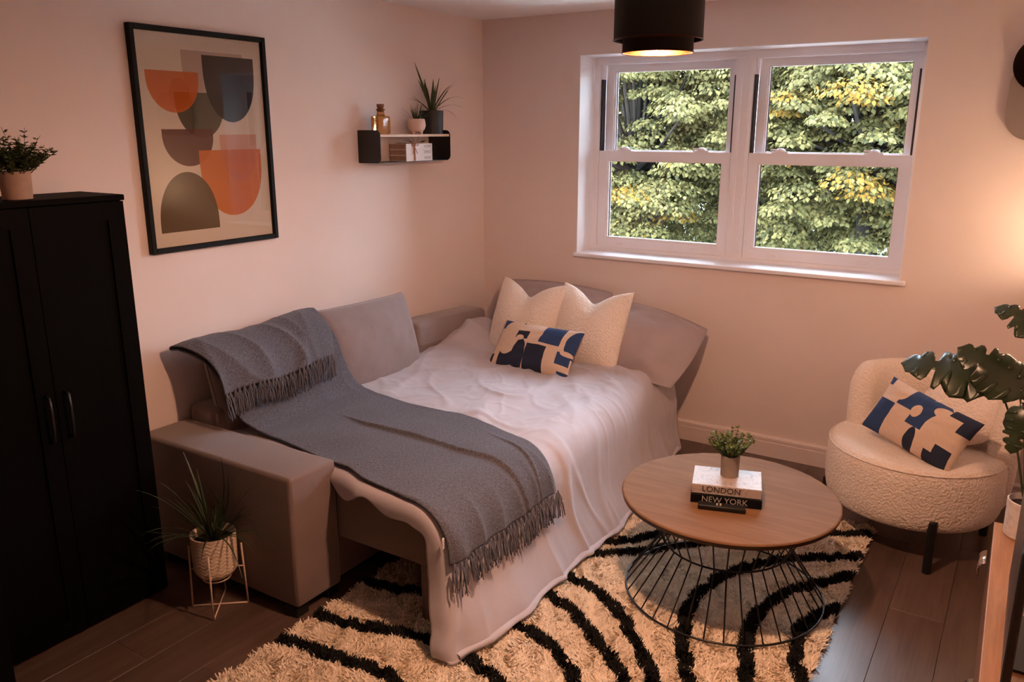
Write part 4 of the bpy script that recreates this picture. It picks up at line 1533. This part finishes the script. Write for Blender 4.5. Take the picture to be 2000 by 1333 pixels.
nu2, nv2 = 150, 120
s0 = 0.255
s1 = 1.17 + 0.17 * math.radians(79) + 0.045
V, UV = [], []
dist = 0.0
tot = NC + nu2
prev = None
for i in range(tot):
    for j in range(nv2):
        t = j / (nv2 - 1)
        if i < NC:
            a, b_ = prof_s[i], prof_f[i]
            y = a.z + (b_.z - a.z) * t
            x, z = a.x, a.y
            wob = 0.016 * ridge(nz(y * 4.2 + 3 + 0.012 * i, i * 0.025, 2.0)) + 0.010 * ridge(nz(y * 7.2 - 0.02 * i, i * 0.03, 6)) * (1 if i < 40 else 0.4)
            fi = i / NC
            flap = sm(0.40, 0.30, fi) if fi < 0.5 else 0.0
            flap = 1 - sm(0.30, 0.42, fi)
            dz = 0.020 * (t - 0.5) * (1 - sm(0.6, 1.0, fi)) + 0.008 * math.sin(t * 9) * (1 - sm(0.6, 0.9, fi))
            V.append((x + wob * (0.3 + 0.7 * flap), y, z + dz + wob * 0.4))
        else:
            s = s0 + (s1 - s0) * (i - NC) / (nu2 - 1)
            if i == NC: s = s0
            yn, yf = throw_range(s)
            hangk = sm(1.2, s1, s)
            y = yn + (yf - yn) * t
            ye = near_edge(s)
            over = max(0.0, ye - y)
            px, pz, nx, nzv = bed_point(s, y)
            # long creases along the throw
            q = t + 0.12 * math.sin(s * 2.1 + 0.4) + 0.02 * nz(s * 3, t * 3)
            cre = 0.014 * math.exp(-((q - 0.66) / 0.010) ** 2) * sm(0.35, 0.6, s) + 0.009 * math.exp(-((t + 0.04 * math.sin(s * 5) - 0.87) / 0.010) ** 2) * sm(1.0, 1.25, s)
            tail = 0.010 * nz(y * 10, 4, 1) + 0.010 * ridge(nz(y * 7, s * 1.2, 9))
            off = 0.020 + cre + duvet_disp(s, max(y, ye)) * 0.4 + 0.005 * nz(s * 3, y * 4, 3) + tail * hangk
            X, Y, Z = bed_surface(s, max(y, ye), off)
            bl = 1 - sm(s0, s0 + 0.10, s)
            Z += 0.010 * bl
            if over > 0:
                Z -= over * 0.5 * (1 - sm(1.15, 1.35, s))
                X -= over * 0.5 * sm(1.15, 1.35, s)
            V.append((X, y, Z))
        UV.append((t * 0.75, 0.0))
    c_ = Vector(V[i * nv2 + nv2 // 2])
    if prev is not None: dist += (c_ - prev).length
    prev = c_
    for j in range(nv2):
        UV[i * nv2 + j] = (UV[i * nv2 + j][0], dist)
F = [tuple(reversed(f)) for f in grid_faces(tot, nv2)]
cl = put('cloth', mesh_from('cloth', V, F, 'throw', True, UV), TH)
md = cl.modifiers.new('thickness', 'SOLIDIFY'); md.thickness = 0.006; md.offset = 1
flap_edge = [Vector(V[j]) for j in range(nv2)]
hang_edge = [Vector(V[(tot - 1) * nv2 + j]) for j in range(nv2)]


def tassel_mesh(seed, L):
    r = random.Random(seed)
    mb = MB()
    for k in range(6):
        a = 2 * PI * k / 6
        x, y = 0.0042 * math.cos(a), 0.0042 * math.sin(a)
        pts_ = [(0, 0, 0.004), (x * 0.6, y * 0.6, -0.006)]
        dx, dy = r.uniform(-0.009, 0.009), r.uniform(-0.006, 0.006)
        for q in range(1, 5):
            t = q / 4
            pts_.append((x * 2 + dx * t + r.uniform(-0.003, 0.003), y * 2 + dy * t + r.uniform(-0.003, 0.003), -0.006 - (L * r.uniform(0.88, 1.05) - 0.006) * t))
        mb.tube(pts_, 0.0030, 4, r_end=0.0020)
    return mesh_from('tassel', mb.V, mb.F, 'tassel', True)


tms = [tassel_mesh(k, 0.105) for k in range(6)]
def tassels(edge, n, tilt, outward):
    for k in range(n):
        p = edge[min(len(edge) - 1, int((k + 0.5) / n * (len(edge) - 1)))]
        o = bpy.data.objects.new('tassel', tms[rng.randrange(6)])
        COL.objects.link(o)
        o.parent = TH
        o.location = p + Vector(outward) - TH.location
        o.rotation_euler = (rng.uniform(-0.10, 0.10), tilt + rng.uniform(-0.10, 0.10), rng.uniform(-0.3, 0.3))
        o.scale = (1, 1, rng.uniform(0.85, 1.1))
tassels(flap_edge, 27, -0.05, (0.006, 0, 0.004))
tassels(hang_edge, 30, -0.14, (0.012, 0, 0.004))
# small sewn label at the throw edge
p = hang_edge[0]
lb = bbox('care_label', (p.x - 0.028, p.x - 0.024, p.y - 0.008, p.y + 0.003, p.z + 0.055, p.z + 0.095), 'book_white', TH, r=0.0008, seg=1)

# ------------------------------------------------------------------ coffee table
TC = (2.147, -1.52)
TZ = 0.432
ct = thing('coffee_table', 'round oak coffee table with a flared black wire base on the rug', 'table', (TC[0], TC[1], 0.03))
prof = [(0.0, TZ), (0.394, TZ), (0.398, TZ - 0.002), (0.40, TZ - 0.006), (0.396, TZ - 0.022), (0.385, TZ - 0.026), (0.0, TZ - 0.026)]
MB().lathe((TC[0], TC[1], 0), prof[:4], 128).build('table_top', 'oak_table', ct, weld=True)
MB().lathe((TC[0], TC[1], 0), prof[3:], 128).build('edge', 'oak_dark', ct, weld=True)
ZL, ZW, ZU = 0.032, 0.235, TZ - 0.03
RL, RW, RU = 0.371, 0.232, 0.315
MB().ring((TC[0], TC[1], ZL), RL, 0.0042, 96, 8).build('floor_ring', 'black_metal', ct, smooth=True)
MB().ring((TC[0], TC[1], ZW), RW, 0.0035, 96, 8).build('waist_ring', 'black_metal', ct, smooth=True)
MB().ring((TC[0], TC[1], ZU), RU, 0.0042, 96, 8).build('top_ring', 'black_metal', ct, smooth=True)
NR = 34
rodm = MB().tube([(RL, 0, ZL), (RW + 0.004, 0, ZW)], 0.0028, 6)
rod_mesh = mesh_from('rod', rodm.V, rodm.F, 'black_metal', True)
a_ = 2 * PI / NR
rodu = MB().tube([(RW + 0.004, 0, ZW), (RU, 0, ZU)], 0.0028, 6)
rod_mesh2 = mesh_from('upper_rod', rodu.V, rodu.F, 'black_metal', True)
for k in range(NR):
    for nm, mm in (('rod', rod_mesh), ('upper_rod', rod_mesh2)):
        o = bpy.data.objects.new(nm, mm)
        COL.objects.link(o)
        o.parent = ct
        o.location = (0, 0, -0.03)
        o.rotation_euler = (0, 0, 2 * PI * (k + 0.3) / NR)

# books on the table
bdir = Vector((0.957, 0.29, 0)).normalized()
bnor = Vector((-bdir.y, bdir.x, 0))
def table_book(label, c, L, D, z0, h, cover, spine_word, ink, tsize, tx):
    t = thing('book', label, 'book', (c[0], c[1], z0), 'books on the coffee table')
    M4 = Matrix(((bdir.x, bnor.x, 0, 0), (bdir.y, bnor.y, 0, 0), (0, 0, 1, 0), (0, 0, 0, 1)))
    def bx(name, dims, mat, r=0.001):
        V, F = bevel_box(*dims, r=r, seg=1)
        me = mesh_from(name, V, F, mat); me.transform(M4)
        return put(name, me, t, world=False)
    bx('bottom_cover', (-L / 2, L / 2, -D / 2, D / 2, 0.0003, 0.003), cover)
    bx('top_cover', (-L / 2, L / 2, -D / 2, D / 2, h - 0.003, h), cover)
    bx('spine', (-L / 2, L / 2, -D / 2, -D / 2 + 0.004, 0.003, h - 0.003), cover)
    bx('pages', (-L / 2 + 0.004, L / 2 - 0.004, -D / 2 + 0.004, D / 2 - 0.004, 0.003, h - 0.003), 'book_white', 0.0005)
    o = Vector((c[0], c[1], z0 + h / 2 + 0.0005)) + bdir * tx - bnor * (D / 2 + 0.0004)
    text_mesh('lettering', spine_word, tsize, ink, frame_mat(o, bdir, (0, 0, 1)), t)
    return t
BC = (2.143, -1.545)
table_book('thick black hardback lettered NEW YORK, lower book on the coffee table', (BC[0] + 0.002, BC[1] - 0.004), 0.252, 0.178, TZ, 0.036, 'book_black', 'NEW YORK', 'ink_silver', 0.031, -0.005)
tb = table_book('white marbled hardback lettered LONDON, upper book on the coffee table', BC, 0.246, 0.172, TZ + 0.0362, 0.036, 'marble', 'LONDON', 'ink_black', 0.031, -0.018)
o = Vector((BC[0], BC[1], TZ + 0.0362 + 0.018)) - bdir * 0.072 - bnor * (0.172 / 2 + 0.0004)
ZP = TZ + 0.0725
tp = thing('potted_plant', 'small leafy green plant in a grey concrete pot on the table books', 'plant', (2.143, -1.52, ZP))
pot(tp, (2.143, -1.52, ZP), 0.033, 0.0345, 0.082, 'pot_grey')
bush(tp, (2.143, -1.52, ZP + 0.075), 44, 0.125, 0.95, 0.0125, 'leaf_bright', 33, 0.42, 12)
# remote control
rm = thing('remote_control', 'slim black remote control leaning along the table books', 'remote', (2.168, -1.672, TZ))
M4 = Matrix(((bdir.x, bnor.x, 0, 0), (bdir.y, bnor.y, 0, 0), (0, 0, 1, 0), (0, 0, 0, 1)))
V, F = bevel_box(-0.083, 0.083, -0.018, 0.018, 0.0003, 0.019, 0.004, 2)
me = mesh_from('body', V, F, 'tv_body', True); me.transform(M4); put('body', me, rm, world=False)
for (dx, dy) in ((-0.016, -0.005), (-0.004, -0.005), (-0.016, 0.006), (-0.004, 0.006)):
    mb_ = MB().lathe((dx, dy, 0.0185), [(0.0035, 0), (0.0035, 0.0012), (0.0, 0.0014)], 12)
    me = mesh_from('button', mb_.V, mb_.F, 'button'); me.transform(M4); put('button', me, rm, world=False)

# ------------------------------------------------------------------ armchair
AC = Vector((2.675, -0.585, 0))
ac = thing('armchair', 'round cream boucle armchair with black legs under the mirror', 'chair', AC)
def sup(t, p):
    return math.copysign(abs(t) ** p, t)
prof = [(0.0, 0.165)]
for k in range(0, 25):
    a = -PI / 2 + PI * k / 24
    prof.append((0.30 + 0.058 * sup(math.cos(a), 0.55) + 0.004 * math.sin(a), 0.305 + 0.140 * sup(math.sin(a), 0.62)))
prof += [(0.20, 0.449), (0.10, 0.452), (0.0, 0.453)]
MB().lathe(AC, prof, 96).build('seat', 'boucle', ac, smooth=True, weld=True)
MB().ring((AC.x, AC.y, 0.425), 0.3525, 0.0028, 96, 6).build('seam', 'boucle', ac, smooth=True)
# curved back shell
th0, th1 = math.radians(-18), math.radians(172)
NT_, NS_ = 84, 28
V = []
BCn = Vector((2.705, -0.545, 0))
for i in range(NT_):
    f = i / (NT_ - 1)
    th = th0 + (th1 - th0) * f
    edge = min(f, 1 - f) / 0.5
    endk = math.sqrt(max(0.0, 1 - (1 - min(1, edge / 0.22)) ** 2))      # rounded ends
    ztop = 0.50 + 0.225 * endk ** 0.9
    zbot = 0.20
    tk = 0.058 * (0.25 + 0.75 * min(1, edge / 0.06) ** 0.5) if edge < 0.06 else 0.058
    Rm = 0.292
    zc, hz = (ztop + zbot) / 2, (ztop - zbot) / 2
    for k in range(NS_):
        a = 2 * PI * k / NS_
        rr = Rm + tk * sup(math.cos(a), 0.75) + 0.02 * sm(0.3, 0.7, zc + hz * math.sin(a))
        z = zc + hz * sup(math.sin(a), 0.45)
        V.append((BCn.x + rr * math.cos(th), BCn.y + rr * math.sin(th), z))
F = []
for i in range(NT_ - 1):
    for k in range(NS_):
        k2 = (k + 1) % NS_
        F.append((i * NS_ + k, (i + 1) * NS_ + k, (i + 1) * NS_ + k2, i * NS_ + k2))
F.append(tuple(range(NS_)))
F.append(tuple((NT_ - 1) * NS_ + k for k in reversed(range(NS_))))
obj('backrest', V, F, 'boucle', ac, smooth=True)
for ang in (-69, -165, 30, 120):
    a = math.radians(ang)
    x, y = AC.x + 0.345 * math.cos(a), AC.y + 0.345 * math.sin(a)
    MB().lathe((x, y, 0), [(0.0, 0.0), (0.017, 0.0), (0.019, 0.225), (0.016, 0.232), (0.0, 0.233)], 20).build('leg', 'black_metal', ac, smooth=False)

# round boucle cushion and print cushion on the chair
V, F = [], []
mb_ = MB()
pr_ = []
for k in range(33):
    a = -PI / 2 + PI * k / 32
    pr_.append((max(0.0, 0.165 * sup(math.cos(a), 0.8)), 0.085 * sup(math.sin(a), 1.0)))
mb_.lathe((0, 0, 0), pr_, 72)
me = mesh_from('cover', mb_.V, mb_.F, 'boucle_cushion', True)
rd = thing('round_cushion', 'round cream boucle cushion leaning in the armchair', 'cushion', (2.835, -0.50, 0.60))
R4 = frame_mat((0, 0, 0), (1, -0.05, 0.1), (-0.1, 0.62, 0.80))
me.transform(R4); put('cover', me, rd, world=False)
mb_ = MB().ring((0, 0, 0), 0.166, 0.003, 72, 6)
me = mesh_from('piping', mb_.V, mb_.F, 'boucle', True); me.transform(R4); put('piping', me, rd, world=False)

PAT2 = [
    (('rect', 0.02, 0.23, 0.0, 0.60), BL, 1), (('rect', 0.24, 0.52, 0.62, 1.1), BL, 1), (('ell', 0.22, 0.98, 0.10, 0.30), CR, 1),
    (('rect', -0.1, 0.06, 0.86, 1.1), BL, 1),
    (('ell', 0.62, 0.78, 0.16, 0.24), BL, 1), (('ell', 0.70, 0.84, 0.10, 0.10), CR, 1), (('rect', 0.44, 0.62, 0.40, 0.62), BL, 1), (('ell', 0.47, 0.66, 0.05, 0.12), CR, 1),
    (('ell', 0.55, 0.16, 0.055, 0.24), NV, 1),
    (('ell', 0.80, 0.50, 0.19, 0.40), CR, 1),
    (('rect', 0.74, 1.1, 0.86, 1.1), NV, 1), (('rect', 0.88, 1.0, 0.66, 0.90), NV, 1),
    (('rect', 0.72, 0.86, -0.1, 0.18), NV, 1), (('rect', 0.80, 0.96, -0.1, 0.34), NV, 1),
]
M['print2'] = print_material('blue_curve_print', CR, PAT2, 0.85, True)
cushion('throw_pillow', 'cream and blue block-print cushion tilted on the armchair seat', 'cushion', (2.690, -0.735, 0.570), (0.82, -0.46, -0.19), (0.20, 0.42, 0.80), 0.43, 0.25, 0.13, 'print2', 'block-print cushions', bow=0.05, power=0.5, wrinkle=0.004, seed=9.2)

# ------------------------------------------------------------------ mirror on the window wall
mi = thing('wall_mirror', 'rounded mirror overlapped by a smoked bronze disc, right of the window', 'mirror', (3.0, -0.02, 1.72))
def rr_panel(x0, x1, z0, z1, r_, y0, y1):
    P_ = []
    for (cx, cz, a0) in ((x1 - r_, z1 - r_, 0), (x0 + r_, z1 - r_, 90), (x0 + r_, z0 + r_, 180), (x1 - r_, z0 + r_, 270)):
        for k in range(15):
            a = math.radians(a0 + 90 * k / 14)
            P_.append((cx + r_ * math.cos(a), cz + r_ * math.sin(a)))
    n = len(P_)
    V = [(x, y0, z) for x, z in P_] + [(x, y1, z) for x, z in P_]
    F = [tuple(range(n)), tuple(n + i for i in reversed(range(n)))] + [(i, n + i, n + (i + 1) % n, (i + 1) % n) for i in range(n)]
    return V, F
V, F = rr_panel(2.812, 3.24, 1.715, 2.05, 0.10, -0.034, -0.030)
obj('mirror_glass', V, F, 'mirror', mi)
V, F = rr_panel(2.8105, 3.2415, 1.7135, 2.0515, 0.1015, -0.033, -0.012)
obj('mirror_back', V, F, 'edge_metal', mi)
mb_ = MB().lathe((0, 0, 0), [(0.0, 0.0), (0.118, 0.0), (0.120, 0.002), (0.120, 0.010), (0.0, 0.010)], 72)
me = mesh_from('bronze_disc', mb_.V, mb_.F, 'bronze')
me.transform(Matrix.Translation((2.932, -0.036, 2.035)) @ Matrix.Rotation(PI / 2, 4, 'X'))
put('bronze_disc', me, mi)
bbox('wall_spacer', (2.93, 3.13, -0.012, 0.0, 1.80, 1.95), 'edge_metal', mi, r=0.002)

# ------------------------------------------------------------------ sideboard, television, vase with monstera
SBX, SBY1, SBY0, SBZ = 3.0, -1.405, -2.95, 0.50
sbd = thing('sideboard', 'oak sideboard with nickel handles along the right edge of the photo', 'sideboard', (3.2, (SBY0 + SBY1) / 2, 0))
bbox('top', (SBX - 0.002, SBX + 0.40, SBY0, SBY1, SBZ - 0.02, SBZ), 'oak_side', sbd, r=0.002)
b = MB()
b.box(SBX + 0.018, SBX + 0.40, SBY0 + 0.002, SBY1 - 0.002, 0.20, SBZ - 0.02)
b.build('carcass', 'oak_side', sbd)
nd = 2
for k in range(nd):
    ya = SBY0 + (SBY1 - SBY0) * k / nd + 0.002
    yb = SBY0 + (SBY1 - SBY0) * (k + 1) / nd - 0.002
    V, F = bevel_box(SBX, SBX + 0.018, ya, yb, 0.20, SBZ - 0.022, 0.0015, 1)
    dr = obj('drawer', V, F, 'oak_shaded', sbd)
    yc = yb - 0.075
    # cup-shaped pull
    Vh, Fh = [], []
    for i in range(9):
        a = PI * i / 8 * 0.62
        for yy in (yc - 0.05, yc + 0.05):
            Vh.append((SBX - 0.030 * math.sin(a + 0.25) - 0.002, yy, 0.372 + 0.034 * math.cos(a + 0.2)))
    Fh = [(2 * i, 2 * i + 1, 2 * i + 3, 2 * i + 2) for i in range(8)]
    h = obj('handle', Vh, Fh, 'chrome', dr, smooth=True)
    m_ = h.modifiers.new('thickness', 'SOLIDIFY'); m_.thickness = 0.003
b = MB()
b.box(SBX + 0.02, SBX + 0.38, SBY0 + 0.05, SBY1 - 0.03, 0.0, 0.20)
b.build('plinth', 'black_metal', sbd)
sbd.rotation_euler = (0, 0, 0.0137)
sbd.location.x += 0.0145
tv = thing('television', 'thin black flat-screen television on the sideboard at the right edge', 'television', (3.07, -2.15, SBZ))
bbox('screen', (3.054, 3.0555, -2.415, -1.875, 0.542, 0.868), 'screen', tv, r=0.0003, seg=1)
bbox('body', (3.0556, 3.074, -2.42, -1.87, 0.535, 0.875), 'tv_body', tv, r=0.003)
b = MB()
b.box(3.058, 3.07, -2.18, -2.11, SBZ + 0.008, 0.55).box(3.0565, 3.16, -2.28, -2.01, SBZ + 0.0003, SBZ + 0.008)
b.build('stand', 'tv_body', tv)

VC = Vector((3.092, -1.47, SBZ))
mo = thing('potted_plant', 'monstera with large split leaves in a white textured pot on the sideboard', 'plant', VC)
Vv, Fv = [], []
prof = [(0.0, 0.0005), (0.060, 0.0005), (0.064, 0.004), (0.066, 0.12), (0.062, 0.122), (0.060, 0.10), (0.0, 0.10)]
MB().lathe(VC, prof, 48).build('pot', 'vase', mo, smooth=False)
MB().lathe(VC, [(0.060, 0.101), (0.03, 0.105), (0.0, 0.106)], 24).build('soil', 'soil', mo)


def monstera_leaf(root, tip, base, normal, width, seed, stem_from):
    """split leaf from base to tip"""
    r = random.Random(seed)
    base, tip = Vector(base), Vector(tip)
    y = (tip - base)
    L = y.length
    y.normalize()
    n_ = Vector(normal)
    n_ = (n_ - y * n_.dot(y)).normalized()
    x = y.cross(n_)
    half = []
    # outline from base lobe to tip with deep notches
    lob = [(-0.10, 0.16, None), (0.02, 0.40, 0.30), (0.20, 0.50, 0.34), (0.38, 0.50, 0.30), (0.55, 0.43, 0.26), (0.71, 0.33, 0.20), (0.85, 0.21, None)]
    pts_ = [(0.0, 0.02)]
    for k, (yy, ww, notch) in enumerate(lob):
        pts_.append((ww * 0.78, yy - 0.035))
        pts_.append((ww, yy + 0.015))
        pts_.append((ww * 0.93, yy + 0.060))
        if notch is not None and k < len(lob) - 1:
            d = r.uniform(0.22, 0.42)
            pts_.append((ww * d, yy + 0.062))
            pts_.append((ww * d * 0.9, yy + 0.100))
    pts_.append((0.05, 0.97))
    out = [(a * width / 0.5, b * L) for a, b in pts_]
    ring_ = [(0.0, 0.03 * L)] + out + [(0.0, L)] + [(-a, b) for a, b in reversed(out)]
    bm = bmesh.new()
    vs = [bm.verts.new((a, b, 0)) for a, b in ring_]
    for _ in range(1):
        try:
            f = bm.faces.new(vs)
        except ValueError:
            pass
    bmesh.ops.triangulate(bm, faces=bm.faces[:])
    bmesh.ops.subdivide_edges(bm, edges=bm.edges[:], cuts=2, use_grid_fill=True)
    bmesh.ops.triangulate(bm, faces=bm.faces[:])
    for v in bm.verts:
        a, b, _ = v.co
        z = -0.25 * b * b / L + 0.15 * b + 0.18 * abs(a) - 0.5 * a * a / width + 0.003 * math.sin(b * 60)
        p_ = base + x * a + y * b + n_ * z
        v.co = p_
    me = bpy.data.meshes.new('leaf')
    bm.to_mesh(me); bm.free()
    me.materials.append(M['monstera'])
    me.polygons.foreach_set('use_smooth', [True] * len(me.polygons))
    lf = put('leaf', me, root)
    m_ = lf.modifiers.new('thickness', 'SOLIDIFY'); m_.thickness = 0.0012
    s = Vector(stem_from)
    mid = (s + base) / 2 + Vector((0, 0, 0.04))
    b0 = base_of(root)
    MB().tube(catmull([s, mid, base + y * 0.03 * L], 6), 0.0042, 6, r_end=0.003).build('stem', 'stem', root, smooth=True)
    return lf


SF = (3.075, -1.465, 0.60)
monstera_leaf(mo, (2.652, -1.33, 0.996), (2.952, -1.36, 0.975), (0.10, -0.60, 0.85), 0.105, 2, SF)
monstera_leaf(mo, (2.828, -1.40, 1.078), (3.014, -1.41, 0.965), (0.10, -0.80, 0.65), 0.085, 5, SF)
monstera_leaf(mo, (2.912, -1.36, 1.222), (3.075, -1.40, 1.155), (-0.15, -0.35, 0.9), 0.075, 8, SF)
monstera_leaf(mo, (3.010, -1.55, 0.79), (3.030, -1.52, 0.93), (-0.35, -0.90, 0.2), 0.05, 9, SF)
monstera_leaf(mo, (3.24, -1.22, 1.05), (3.14, -1.38, 1.00), (0.1, 0.2, 1), 0.10, 14, SF)
